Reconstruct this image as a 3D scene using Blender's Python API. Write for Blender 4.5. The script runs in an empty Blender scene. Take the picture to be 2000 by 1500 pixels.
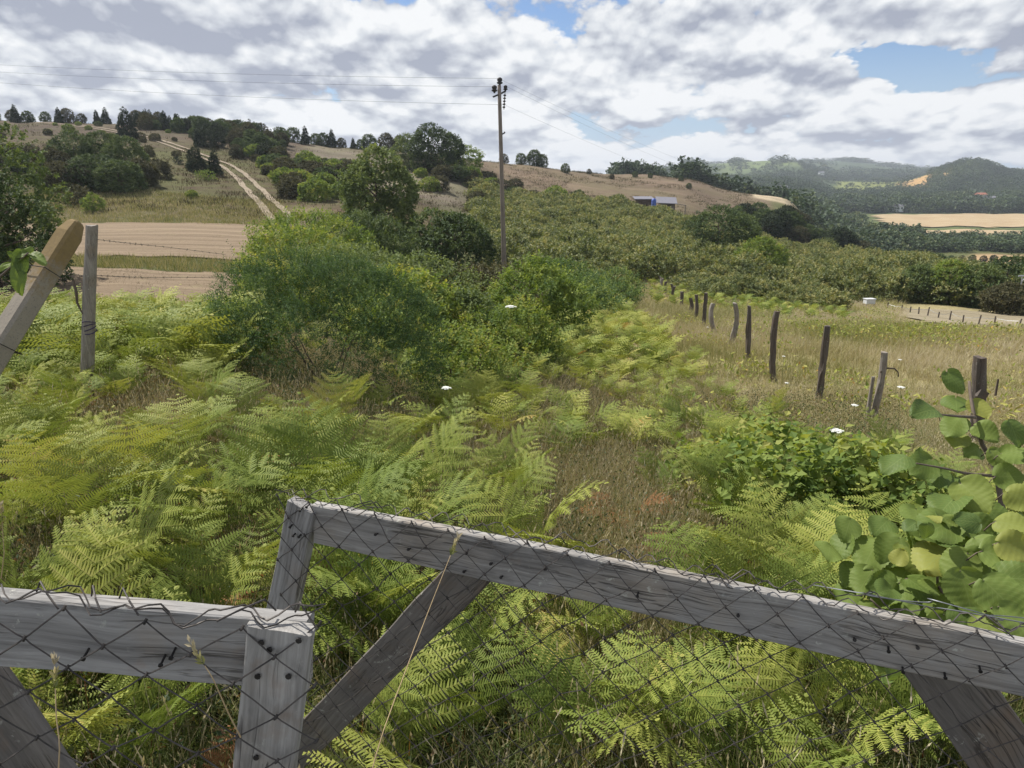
import bpy, math, random
import numpy as np
from mathutils import Vector, Matrix

R = math.radians
SC = bpy.context.scene
COL = SC.collection
rng = np.random.default_rng(7)
random.seed(7)

# ------------------------------------------------------------------ camera
CAMZ = 1.9
PITCH = R(16.0)
F = 1400.0                      # focal length in pixels of a 2000 px wide picture
cd = bpy.data.cameras.new('camera')
cam = bpy.data.objects.new('camera', cd)
COL.objects.link(cam)
cd.sensor_width = 36.0
cd.lens = 36.0 * F / 2000.0
cd.clip_start = 0.05
cd.clip_end = 12000
cam.location = (0, 0, CAMZ)
cam.rotation_euler = (R(90) - PITCH, 0, 0)
SC.camera = cam

# ------------------------------------------------------------------ world, sun, exposure
SUN_AZ, SUN_EL = R(-48), R(52)      # azimuth from +Y, negative = to the left
EXPOSURE = 0.42


class NT:
    """small helper to write node trees as expressions"""
    def __init__(s, tree):
        s.t = tree

    def n(s, typ, ins=None, **props):
        nd = s.t.nodes.new(typ)
        for k, v in props.items():
            setattr(nd, k, v)
        for k, v in (ins or {}).items():
            sock = nd.inputs[k]
            if isinstance(v, bpy.types.NodeSocket):
                s.t.links.new(v, sock)
            else:
                sock.default_value = v
        return nd

    def m(s, op, a, b=None, c=None, clamp=False):
        nd = s.t.nodes.new('ShaderNodeMath')
        nd.operation = op
        nd.use_clamp = clamp
        for i, v in enumerate((a, b, c)):
            if v is None:
                continue
            if isinstance(v, bpy.types.NodeSocket):
                s.t.links.new(v, nd.inputs[i])
            else:
                nd.inputs[i].default_value = v
        return nd.outputs[0]

    def mix(s, fac, a, b, blend='MIX', clampf=True):
        nd = s.t.nodes.new('ShaderNodeMix')
        nd.data_type = 'RGBA'
        nd.blend_type = blend
        nd.clamp_factor = clampf
        for idx, v in ((0, fac), (6, a), (7, b)):
            if isinstance(v, bpy.types.NodeSocket):
                s.t.links.new(v, nd.inputs[idx])
            elif idx == 0:
                nd.inputs[idx].default_value = v
            else:
                nd.inputs[idx].default_value = (*v[:3], 1)
        return nd.outputs[2]

    def ramp(s, fac, stops, interp='LINEAR'):
        nd = s.t.nodes.new('ShaderNodeValToRGB')
        cr = nd.color_ramp
        cr.interpolation = interp
        while len(cr.elements) < len(stops):
            cr.elements.new(0.5)
        for e, (p, c) in zip(cr.elements, stops):
            e.position = p
            e.color = (c, c, c, 1) if isinstance(c, (int, float)) else (*c[:3], 1)
        s.t.links.new(fac, nd.inputs[0])
        return nd.outputs[0]

    def noise(s, vec, scale, detail=4, rough=0.55, distort=0.0, out=0, dim='3D'):
        nd = s.n('ShaderNodeTexNoise', noise_dimensions=dim, ins={'Scale': scale, 'Detail': detail, 'Roughness': rough, 'Distortion': distort})
        if vec is not None:
            s.t.links.new(vec, nd.inputs['Vector'])
        return nd.outputs[out]

    def link(s, a, b):
        s.t.links.new(a, b)


def build_world():
    w = bpy.data.worlds.new('World')
    SC.world = w
    w.use_nodes = True
    t = w.node_tree
    t.nodes.clear()
    k = NT(t)
    out = t.nodes.new('ShaderNodeOutputWorld')
    sky = k.n('ShaderNodeTexSky', sky_type='NISHITA')
    sky.sun_disc = False
    sky.sun_elevation = SUN_EL
    sky.sun_rotation = SUN_AZ
    sky.air_density = 1.0
    sky.dust_density = 0.2
    sky.ozone_density = 2.0
    tc = k.n('ShaderNodeTexCoord')
    sep = k.n('ShaderNodeSeparateXYZ', {0: tc.outputs['Generated']})
    x, y, z = sep.outputs
    az = k.m('ARCTAN2', x, y)
    zc = k.m('MAXIMUM', z, 0.0)
    bg_sky = k.n('ShaderNodeBackground', {'Color': k.mix(k.ramp(z, [(0.0, 0.9), (0.05, 0.75), (0.16, 0.0)]), k.mix(1.0, sky.outputs[0], (0.74, 0.82, 0.98), 'MULTIPLY'), (4.2, 5.5, 7.0)), 'Strength': 0.085})

    def coords(dz):
        zz = k.m('ADD', zc, dz)
        X = k.m('MULTIPLY', az, k.m('SUBTRACT', 3.9, k.m('MULTIPLY', zz, 2.5)))
        Y = k.m('MULTIPLY', k.m('LOGARITHM', k.m('ADD', zz, 0.11), 2.71828), -1.5)
        v = k.n('ShaderNodeCombineXYZ', {0: X, 1: Y, 2: 3.7}).outputs[0]
        w = k.noise(v, 1.7, 3, 0.5, out=1, dim='2D')
        w = k.n('ShaderNodeVectorMath', {0: w, 1: (0.5, 0.5, 0.5)}, operation='SUBTRACT').outputs[0]
        w = k.n('ShaderNodeVectorMath', {0: w, 1: (0.14, 0.12, 0.2)}, operation='MULTIPLY').outputs[0]
        return k.n('ShaderNodeVectorMath', {0: v, 1: w}, operation='ADD').outputs[0]

    def dens(dz, fine=True):
        v = coords(dz)
        n1 = k.noise(v, 0.9, 2, 0.5, dim='2D')
        vo = k.n('ShaderNodeTexVoronoi', {'Vector': v, 'Scale': 2.6, 'Detail': 4.0 if fine else 2.0, 'Roughness': 0.52, 'Lacunarity': 2.3, 'Smoothness': 0.25}, feature='SMOOTH_F1', voronoi_dimensions='2D', normalize=False)
        bl = k.m('SUBTRACT', 1.0, vo.outputs['Distance'])
        r_ = k.m('ADD', k.m('MULTIPLY', n1, 0.55), k.m('MULTIPLY', bl, 0.36))
        n2 = k.noise(v, 3.0, 7 if fine else 2, 0.54, dim='2D')
        return k.m('ADD', r_, k.m('MULTIPLY', n2, 0.22))

    d0 = dens(0.0)
    e0 = dens(0.0, False)
    d1 = dens(0.020, False)
    d2 = dens(0.008)

    wv = k.n('ShaderNodeVectorMath', {0: k.noise(coords(0.0), 2.6, 5, 0.6, out=1, dim='2D'), 1: (0.5, 0.5, 0.5)}, operation='SUBTRACT').outputs[0]
    ws = k.n('ShaderNodeSeparateXYZ', {0: wv}).outputs
    azw = k.m('MULTIPLY_ADD', ws[0], 0.16, az)
    zw = k.m('MULTIPLY_ADD', ws[1], 0.07, z)

    def blob(px, py, sx, sy, amp):
        el = PITCH * -1 + math.atan((750 - py) / F)
        a = math.atan((px - 1000) / F / 0.97)
        da = k.m('DIVIDE', k.m('SUBTRACT', azw, a), sx)
        de = k.m('DIVIDE', k.m('SUBTRACT', zw, math.sin(el)), sy)
        r2 = k.m('ADD', k.m('MULTIPLY', da, da), k.m('MULTIPLY', de, de))
        return k.m('MULTIPLY', k.m('EXPONENT', k.m('MULTIPLY', r2, -1.0)), amp)

    bias = None
    for b in ((1700, 128, 0.115, 0.022, -0.30), (1600, 140, 0.06, 0.02, -0.14), (1780, 185, 0.03, 0.02, -0.1), (1880, 250, 0.10, 0.03, 0.05), (1640, 265, 0.12, 0.008, -0.05), (900, 290, 0.6, 0.03, 0.12), (250, 190, 0.25, 0.04, 0.12),
              (1700, 300, 0.35, 0.02, 0.10), (1085, 70, 0.05, 0.008, -0.05), (1200, 160, 0.12, 0.03, 0.14), (1800, 60, 0.10, 0.022, 0.22),
              (1780, 215, 0.06, 0.016, 0.18), (200, 60, 0.30, 0.06, 0.16), (800, 150, 0.35, 0.09, 0.12),
              (1300, 90, 0.16, 0.035, 0.16), (1900, 150, 0.05, 0.02, 0.2), (1500, 185, 0.12, 0.03, 0.12)):
        o = blob(*b)
        bias = o if bias is None else k.m('ADD', bias, o)
    d = k.m('ADD', d0, bias)
    alpha = k.ramp(k.m('MULTIPLY_ADD', d, 11.0, -3.35), [(0.0, 0.0), (1.0, 1.0)], 'EASE')
    # light comes from above: thin tops are white, what lies under more cloud is grey
    lit = k.m('ADD', k.m('MULTIPLY', k.m('SUBTRACT', e0, d1), 2.8), k.m('MULTIPLY_ADD', k.m('SUBTRACT', d0, d2), 2.4, 0.60))
    thick = k.m('MULTIPLY', k.m('SUBTRACT', d, 0.62), 0.9)
    dark = blob(150, 40, 0.42, 0.07, 0.40)
    dark2 = blob(1350, 10, 0.25, 0.03, 0.12)
    hor = k.m('MULTIPLY', k.m('SUBTRACT', 0.10, z), 1.0)
    sh = k.m('SUBTRACT', k.m('ADD', lit, hor), k.m('ADD', k.m('MAXIMUM', thick, -0.1), k.m('ADD', dark, dark2)))
    ccol = k.ramp(sh, [(0.0, (0.29, 0.315, 0.385)), (0.28, (0.40, 0.425, 0.48)), (0.58, (0.545, 0.57, 0.605)), (0.95, (0.71, 0.72, 0.73))])
    bg_cloud = k.n('ShaderNodeBackground', {'Color': ccol, 'Strength': 1.0})
    ms = k.n('ShaderNodeMixShader', {0: alpha, 1: bg_sky.outputs[0], 2: bg_cloud.outputs[0]})
    k.link(ms.outputs[0], out.inputs[0])
    w.cycles.sampling_method = 'MANUAL'
    w.cycles.sample_map_resolution = 256


build_world()
ld = bpy.data.lights.new('sun', 'SUN')
ld.energy = 5.0
ld.angle = R(0.6)
ld.color = (1.0, 0.955, 0.88)
sun = bpy.data.objects.new('sun', ld)
COL.objects.link(sun)
SUNV = Vector((math.sin(SUN_AZ) * math.cos(SUN_EL), math.cos(SUN_AZ) * math.cos(SUN_EL), math.sin(SUN_EL)))
sun.rotation_euler = SUNV.to_track_quat('Z', 'Y').to_euler()
sun.location = (-20, 20, 40)
SC.view_settings.view_transform = 'Standard'
SC.view_settings.look = 'None'
SC.view_settings.exposure = EXPOSURE
SC.view_settings.gamma = 1
SC.cycles.max_bounces = 6
SC.cycles.diffuse_bounces = 2
SC.cycles.sample_clamp_indirect = 4.0
SC.cycles.glossy_bounces = 2
SC.cycles.transmission_bounces = 3
SC.cycles.volume_bounces = 0
SC.cycles.volume_step_rate = 5.0
SC.cycles.use_denoising = True
SC.cycles.caustics_reflective = False
SC.cycles.caustics_refractive = False

# ------------------------------------------------------------------ pixel helpers (points of the photograph into the place)
CP, SP = math.cos(PITCH), math.sin(PITCH)


def ray(px, py):
    a, b = (px - 1000) / F, (750 - py) / F
    return np.array([a, CP + b * SP, -SP + b * CP])      # per unit of camera depth


def atc(px, py, depth):
    return np.array([0, 0, CAMZ]) + ray(px, py) * depth


def atD(px, py, D):
    r = ray(px, py)
    return np.array([0, 0, CAMZ]) + r * (D / r[1])


def to_px(P):
    P = np.asarray(P, float)
    q = P - np.array([0, 0, CAMZ])
    dep = q[..., 1] * CP - q[..., 2] * SP
    up = q[..., 1] * SP + q[..., 2] * CP
    dep = np.maximum(dep, 1e-3)
    return 1000 + F * q[..., 0] / dep, 750 - F * up / dep, dep


# ------------------------------------------------------------------ noise
def _h(i, j, k, s):
    n = (i * 374761393 + j * 668265263 + k * 1274126177 + s * 974634777) & 0x7fffffff
    n = ((n ^ (n >> 13)) * 1103515245) & 0x7fffffff
    return ((n ^ (n >> 16)) & 0xffff) / 65535.0


def vnoise(x, y, z=None, seed=0):
    x = np.asarray(x, float); y = np.asarray(y, float)
    z = np.zeros_like(x) if z is None else np.asarray(z, float)
    i, j, k = (np.floor(v).astype(np.int64) for v in (x, y, z))
    fx, fy, fz = x - i, y - j, z - k
    fx, fy, fz = (v * v * (3 - 2 * v) for v in (fx, fy, fz))
    r = 0
    for a in (0, 1):
        for b in (0, 1):
            for c in (0, 1):
                w = (fx if a else 1 - fx) * (fy if b else 1 - fy) * (fz if c else 1 - fz)
                r = r + w * _h(i + a, j + b, k + c, seed)
    return r


def fbm(x, y, octv=4, seed=0):
    r, a, t = 0, 1.0, 0
    for o in range(octv):
        r = r + a * vnoise(x * 2 ** o + 13.1 * o, y * 2 ** o + 7.7 * o, seed=seed + o)
        t += a
        a *= 0.5
    return r / t


def smooth(x, a, b):
    t = np.clip((np.asarray(x, float) - a) / (b - a), 0, 1)
    return t * t * (3 - 2 * t)


def norm(v):
    v = np.asarray(v, float)
    return v / np.maximum(np.linalg.norm(v, axis=-1, keepdims=True), 1e-9)


# ------------------------------------------------------------------ terrain height: profiles (distance, height below the eye) along several bearings
NEAR_L = [(1, -1.9), (1.6, -1.95), (3, -2.05), (5, -2.15), (7.5, -2.35), (12, -2.8)]
NEAR_C = [(1, -1.9), (1.6, -2.0), (2.5, -2.12), (4, -2.35), (6, -2.7), (9, -3.1), (14, -3.7)]
NEAR_R = [(1, -1.9), (1.6, -2.0), (2.5, -2.15), (4, -2.45), (6, -2.85), (8.5, -3.3), (10.2, -3.55), (12, -3.77), (14, -4.0), (16, -4.05), (20, -4.4)]
PROF = {
    -300: NEAR_L + [(18, -3.2), (50, -2.8), (58, -2), (90, 3), (150, 13), (165, 14), (220, 13), (400, 5), (4500, -25)],
    0: NEAR_L + [(18, -3.4), (30, -3.6), (50, -3.4), (55, -3.2), (60, -2.6), (90, 1.1), (150, 11), (160, 11.8), (220, 11), (400, 5), (4500, -25)],
    250: NEAR_L + [(18, -3.5), (30, -3.7), (50, -3.4), (55, -3.2), (60, -2.6), (100, 3.1), (150, 10.4), (162, 11.2), (220, 10.3), (400, 3), (4500, -25)],
    500: NEAR_L + [(18, -3.6), (30, -4.0), (50, -3.5), (56, -3.3), (80, -1.1), (110, 2.7), (150, 8.2), (160, 8.6), (220, 7.5), (400, 0), (4500, -25)],
    750: [(1, -1.9), (1.6, -1.97), (2.5, -2.08), (4, -2.25), (6, -2.5), (9, -2.85), (14, -3.4), (20, -3.9), (30, -4.3), (45, -4.3), (60, -3.6), (80, -2.0), (100, -0.7), (130, 1.6), (165, 6.0), (175, 6.3), (220, 5), (400, -5), (4500, -25)],
    870: NEAR_C + [(20, -4.1), (30, -4.8), (45, -5.2), (60, -4.9), (80, -3.6), (100, -1.4), (120, 1.3), (150, 4.6), (160, 4.9), (200, 3.5), (400, -6), (4500, -25)],
    1000: NEAR_C + [(20, -4.3), (30, -5.2), (45, -6.2), (60, -6.4), (75, -6.2), (110, -4.2), (135, -2.6), (170, 2.7), (182, 3.5), (200, 3.3), (300, -4), (600, -15), (4500, -25)],
    1200: NEAR_R + [(30, -5.3), (45, -6.6), (60, -7.2), (80, -7.3), (125, -5.2), (140, -4.0), (225, 1.1), (240, 1.3), (280, 0), (450, -6), (1000, -10), (4500, -20)],
    1300: NEAR_R + [(30, -5.4), (45, -6.8), (60, -7.6), (90, -8), (120, -7), (150, -4.8), (218, 0.2), (230, 0.3), (270, -2), (350, -6), (450, -6), (600, -4), (800, -4), (1600, 25), (2500, 10), (4500, 0)],
    1400: NEAR_R + [(30, -5.6), (45, -7), (60, -8), (90, -9), (120, -8.8), (150, -7.5), (195, -4.5), (215, -3.8), (225, -3.9), (300, -12), (400, -14), (600, -9), (800, -6), (1200, -2), (1600, 30), (1750, 31), (2500, 20), (4500, 0)],
    1500: NEAR_R + [(30, -5.8), (50, -8), (90, -10.5), (110, -10.5), (150, -9.5), (200, -6.6), (222, -5.8), (300, -18), (500, -22), (650, -16), (800, -8), (1000, -6), (1600, 36), (1750, 34), (2500, 34), (2700, 34), (4500, 0)],
    1600: NEAR_R + [(30, -6.0), (50, -8.3), (90, -11), (110, -11.5), (150, -15), (200, -20), (300, -24), (600, -24), (900, -17), (1300, -3), (1500, 0), (2500, 56), (2700, 56), (4500, 10)],
    1700: NEAR_R + [(30, -6.1), (50, -8.4), (90, -11.2), (110, -13), (150, -18), (200, -22), (300, -24.5), (600, -24.5), (800, -18), (1100, -7), (1300, -4), (2500, 33), (2700, 33), (4500, 10)],
    1830: NEAR_R + [(30, -6.3), (50, -8.5), (75, -10.5), (100, -13), (130, -17), (200, -22.5), (320, -24.5), (560, -24.5), (700, -20), (900, 1), (1100, 21), (1200, 20), (1600, 0), (2500, 20), (4500, 0)],
    1930: NEAR_R + [(30, -6.4), (50, -8.7), (75, -11), (100, -14), (130, -18), (200, -22.5), (320, -24.5), (560, -24.5), (700, -20), (900, -3), (1100, 5), (1200, 5), (1600, 0), (2500, 20), (4500, 0)],
    2050: NEAR_R + [(30, -6.5), (50, -8.8), (75, -11.3), (100, -15), (130, -19), (200, -23), (320, -24.5), (560, -24.5), (700, -18), (900, 3), (1000, 11), (1200, 11), (1600, 0), (2500, 20), (4500, 0)],
}


def pchip(xk, yk, xq):
    xk, yk = np.asarray(xk, float), np.asarray(yk, float)
    h = np.diff(xk)
    if yk.ndim > 1:
        h_ = h[:, None]
    else:
        h_ = h
    dl = np.diff(yk, axis=0) / h_
    d = np.zeros_like(yk)
    if len(xk) > 2:
        w1 = 2 * h_[1:] + h_[:-1]
        w2 = h_[1:] + 2 * h_[:-1]
        good = dl[:-1] * dl[1:] > 0
        with np.errstate(divide='ignore', invalid='ignore'):
            m = (w1 + w2) / (w1 / dl[:-1] + w2 / dl[1:])
        d[1:-1] = np.where(good, m, 0)
    d[0], d[-1] = dl[0], dl[-1]
    xq = np.clip(xq, xk[0], xk[-1])
    i = np.clip(np.searchsorted(xk, xq) - 1, 0, len(xk) - 2)
    t = (xq - xk[i]) / h[i]
    hh = h[i]
    if yk.ndim > 1:
        t, hh = t[:, None], hh[:, None]
    return ((2 * t ** 3 - 3 * t ** 2 + 1) * yk[i] + (t ** 3 - 2 * t ** 2 + t) * hh * d[i]
            + (-2 * t ** 3 + 3 * t ** 2) * yk[i + 1] + (t ** 3 - t ** 2) * hh * d[i + 1])


S_GRID = np.linspace(0, math.log(4500), 500)
_pxs = sorted(PROF)
_U = np.array([(p - 1000) / F / 0.97 for p in _pxs])
_tab = np.array([pchip([math.log(a) for a, b in PROF[p]], [b for a, b in PROF[p]], S_GRID) for p in _pxs])
U_GRID = np.linspace(_U[0], _U[-1], 400)
TAB = pchip(_U, _tab, U_GRID)                                   # (400, 500)


def ground_z(X, Y):
    X = np.asarray(X, float); Y = np.asarray(Y, float)
    D = np.clip(Y, 1.0, 4490)
    u = np.clip(X / np.maximum(D, 1.0), U_GRID[0], U_GRID[-1] - 1e-6)
    s = np.log(D)
    fu = (u - U_GRID[0]) / (U_GRID[1] - U_GRID[0])
    fs = s / (S_GRID[1] - S_GRID[0])
    iu = np.clip(fu.astype(int), 0, 398)
    js = np.clip(fs.astype(int), 0, 498)
    a, b = fu - iu, fs - js
    z = (TAB[iu, js] * (1 - a) * (1 - b) + TAB[iu + 1, js] * a * (1 - b) + TAB[iu, js + 1] * (1 - a) * b + TAB[iu + 1, js + 1] * a * b)
    amp = 0.05 + 0.0035 * np.minimum(D, 400)
    z = z + amp * (fbm(X / (1.5 + 0.03 * D), Y / (1.5 + 0.03 * D), 3, 3) - 0.5) * smooth(D, 1.5, 4)
    z = z + smooth(D, 600, 1200) * 10 * (fbm(X / 160, Y / 160, 4, 9) - 0.5)
    return z + CAMZ


def gp(px, D):
    """ground point on the picture column px at the distance D"""
    px = np.asarray(px, float); D = np.asarray(D, float)
    a = (px - 1000) / F
    X = a * D
    for _ in range(3):
        z = ground_z(X, D) - CAMZ
        X = a * (D * CP - z * SP)
    return np.stack([X, D + 0 * X, ground_z(X, D)], -1)


# ------------------------------------------------------------------ object helpers
def tag(o, label=None, cat=None, group=None, kind=None):
    for k_, v in (('label', label), ('category', cat), ('group', group), ('kind', kind)):
        if v:
            o[k_] = v
    return o


def empty(name, loc):
    o = bpy.data.objects.new(name, None)
    o.empty_display_size = 0.2
    COL.objects.link(o)
    o.location = loc
    return o


def link(name, me, parent=None, loc=None):
    o = bpy.data.objects.new(name, me)
    COL.objects.link(o)
    if parent is not None:
        o.parent = parent
    if loc is not None:
        o.location = loc
    return o


def raw_mesh(name, V, Fc, mats, tint=None, smooth_sh=False, mat_idx=None, attrs=None):
    """V (n,3); Fc (m,k) with k 3 or 4, or a list of such arrays"""
    me = bpy.data.meshes.new(name)
    Fs = Fc if isinstance(Fc, list) else [Fc]
    Fs = [np.asarray(f, np.int32) for f in Fs if len(f)]
    V = np.asarray(V, np.float32)
    loops = np.concatenate([f.ravel() for f in Fs])
    sizes = np.concatenate([np.full(len(f), f.shape[1], np.int32) for f in Fs])
    starts = np.concatenate([[0], np.cumsum(sizes)[:-1]]).astype(np.int32)
    me.vertices.add(len(V))
    me.vertices.foreach_set('co', V.ravel())
    me.loops.add(len(loops))
    me.loops.foreach_set('vertex_index', loops)
    me.polygons.add(len(sizes))
    me.polygons.foreach_set('loop_start', starts)
    me.polygons.foreach_set('use_smooth', np.full(len(sizes), bool(smooth_sh)))
    for m_ in mats if isinstance(mats, (list, tuple)) else [mats]:
        me.materials.append(m_)
    if mat_idx is not None:
        me.polygons.foreach_set('material_index', np.asarray(mat_idx, np.int32))
    me.update(calc_edges=True)
    if tint is not None:
        at = me.attributes.new('tint', 'FLOAT', 'FACE')
        at.data.foreach_set('value', np.asarray(tint, np.float32))
    for nm, (typ, dom, arr) in (attrs or {}).items():
        at = me.attributes.new(nm, typ, dom)
        key = 'vector' if typ == 'FLOAT_VECTOR' else ('color' if typ == 'FLOAT_COLOR' else 'value')
        at.data.foreach_set(key, np.asarray(arr, np.float32).ravel())
    return me


def quad_mesh(name, Q, tint, mats, mat_idx=None):
    Q = np.asarray(Q, np.float32)
    n = len(Q)
    return raw_mesh(name, Q.reshape(-1, 3), np.arange(n * 4, dtype=np.int32).reshape(n, 4), mats, tint, mat_idx=mat_idx)


def tube(pts, rad, sides=6, cap=True):
    """tapered tube along a polyline -> V, [quads, caps]"""
    P = np.asarray(pts, float)
    n = len(P)
    rad = np.broadcast_to(np.asarray(rad, float), (n,))
    T = np.gradient(P, axis=0)
    T = norm(T)
    ref = np.array([0.0, 0, 1]) if abs(T[0][2]) < 0.9 else np.array([1.0, 0, 0])
    A = norm(np.cross(T, ref))
    for i in range(1, n):                # keep the frame from flipping
        a = A[i - 1] - T[i] * np.dot(A[i - 1], T[i])
        if np.linalg.norm(a) > 1e-6:
            A[i] = a / np.linalg.norm(a)
    B = np.cross(T, A)
    ang = np.linspace(0, 2 * math.pi, sides, endpoint=False)
    V = P[:, None] + rad[:, None, None] * (A[:, None] * np.cos(ang)[None, :, None] + B[:, None] * np.sin(ang)[None, :, None])
    idx = np.arange(n * sides).reshape(n, sides)
    q = np.stack([idx[:-1], np.roll(idx[:-1], -1, 1), np.roll(idx[1:], -1, 1), idx[1:]], -1).reshape(-1, 4)
    V = V.reshape(-1, 3)
    Fs = [q]
    if cap:
        V = np.concatenate([V, P[[0, -1]]])
        c0, c1 = n * sides, n * sides + 1
        a = idx[0]; b = idx[-1]
        tr = [(c0, a[(k_ + 1) % sides], a[k_]) for k_ in range(sides)] + [(c1, b[k_], b[(k_ + 1) % sides]) for k_ in range(sides)]
        Fs.append(np.array(tr))
    return V, Fs


class Geo:
    """collects pieces into one mesh"""
    def __init__(s):
        s.V, s.q, s.t, s.n = [], [], [], 0

    def add(s, V, Fs):
        for f in Fs if isinstance(Fs, list) else [Fs]:
            f = np.asarray(f)
            (s.q if f.shape[1] == 4 else s.t).append(f + s.n)
        s.V.append(np.asarray(V, float))
        s.n += len(V)

    def tube(s, pts, rad, sides=6, cap=True):
        s.add(*tube(pts, rad, sides, cap))

    def box(s, c, size, M=None):
        x, y, z = np.asarray(size) / 2
        V = np.array([(i * x, j * y, k_ * z) for i in (-1, 1) for j in (-1, 1) for k_ in (-1, 1)])
        if M is not None:
            V = V @ np.asarray(M).T
        s.add(V + np.asarray(c), np.array([(0, 1, 3, 2), (4, 6, 7, 5), (0, 4, 5, 1), (2, 3, 7, 6), (0, 2, 6, 4), (1, 5, 7, 3)]))

    def mesh(s, name, mat, smooth_sh=False):
        Fs = []
        if s.q:
            Fs.append(np.concatenate(s.q))
        if s.t:
            Fs.append(np.concatenate(s.t))
        return raw_mesh(name, np.concatenate(s.V), Fs, mat, smooth_sh=smooth_sh)


# ------------------------------------------------------------------ materials
def new_mat(name):
    m_ = bpy.data.materials.new(name)
    m_.use_nodes = True
    t = m_.node_tree
    t.nodes.clear()
    k = NT(t)
    out = t.nodes.new('ShaderNodeOutputMaterial')
    return m_, k, out


def leaf_mat(name, stops, trans=0.35, rough=0.55, tcol=(1.25, 1.2, 0.55), obj_var=0.25, spec=0.3, veins=False):
    m_, k, out = new_mat(name)
    at = k.n('ShaderNodeAttribute', attribute_name='tint')
    oi = k.n('ShaderNodeObjectInfo')
    f = k.m('ADD', at.outputs['Fac'], k.m('MULTIPLY', k.m('SUBTRACT', oi.outputs['Random'], 0.5), obj_var), clamp=True)
    c = k.ramp(f, stops)
    if veins:
        uv = k.n('ShaderNodeAttribute', attribute_name='luv')
        s = k.n('ShaderNodeSeparateXYZ', {0: uv.outputs['Vector']})
        au = k.m('ABSOLUTE', s.outputs[0])
        ph = k.m('MULTIPLY', k.m('SUBTRACT', s.outputs[1], k.m('MULTIPLY', au, 0.55)), 7.5)
        fr = k.m('ABSOLUTE', k.m('SUBTRACT', k.m('FRACT', ph), 0.5))
        side = k.m('LESS_THAN', fr, 0.07)
        mid = k.m('LESS_THAN', au, 0.03)
        v = k.m('MAXIMUM', side, mid)
        nz = k.noise(uv.outputs['Vector'], 6.0, 3)
        c = k.mix(k.m('MULTIPLY', v, 0.28), c, (0.28, 0.34, 0.12))
        c = k.mix(k.m('MULTIPLY', k.m('SUBTRACT', nz, 0.45, clamp=True), 0.9), c, (0.20, 0.22, 0.05))
    pb = k.n('ShaderNodeBsdfPrincipled', {'Base Color': c, 'Roughness': rough, 'Specular IOR Level': spec})
    tc = k.mix(1.0, c, tcol, 'MULTIPLY')
    tb = k.n('ShaderNodeBsdfTranslucent', {'Color': tc})
    ms = k.n('ShaderNodeMixShader', {0: trans, 1: pb.outputs[0], 2: tb.outputs[0]})
    k.link(ms.outputs[0], out.inputs[0])
    return m_


def plain(name, col, rough=0.7, metal=0.0, var=0.25, scale=8.0, bump=0.0, stretch=(1, 1, 1), col2=None, spec=0.3):
    m_, k, out = new_mat(name)
    tc = k.n('ShaderNodeTexCoord')
    mp = k.n('ShaderNodeMapping', {'Vector': tc.outputs['Object'], 'Scale': stretch})
    n = k.noise(mp.outputs[0], scale, 6, 0.6)
    f = k.m('MULTIPLY_ADD', k.m('SUBTRACT', n, 0.5), 2.4, 0.5, clamp=True)
    lo = tuple(c * (1 - var) for c in col)
    hi = col2 or tuple(min(1, c * (1 + var)) for c in col)
    c = k.mix(f, lo, hi)
    pb = k.n('ShaderNodeBsdfPrincipled', {'Base Color': c, 'Roughness': rough, 'Metallic': metal, 'Specular IOR Level': spec})
    if bump:
        b = k.n('ShaderNodeBump', {'Strength': bump, 'Distance': 0.02, 'Height': n})
        k.link(b.outputs[0], pb.inputs['Normal'])
    k.link(pb.outputs[0], out.inputs[0])
    return m_


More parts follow.
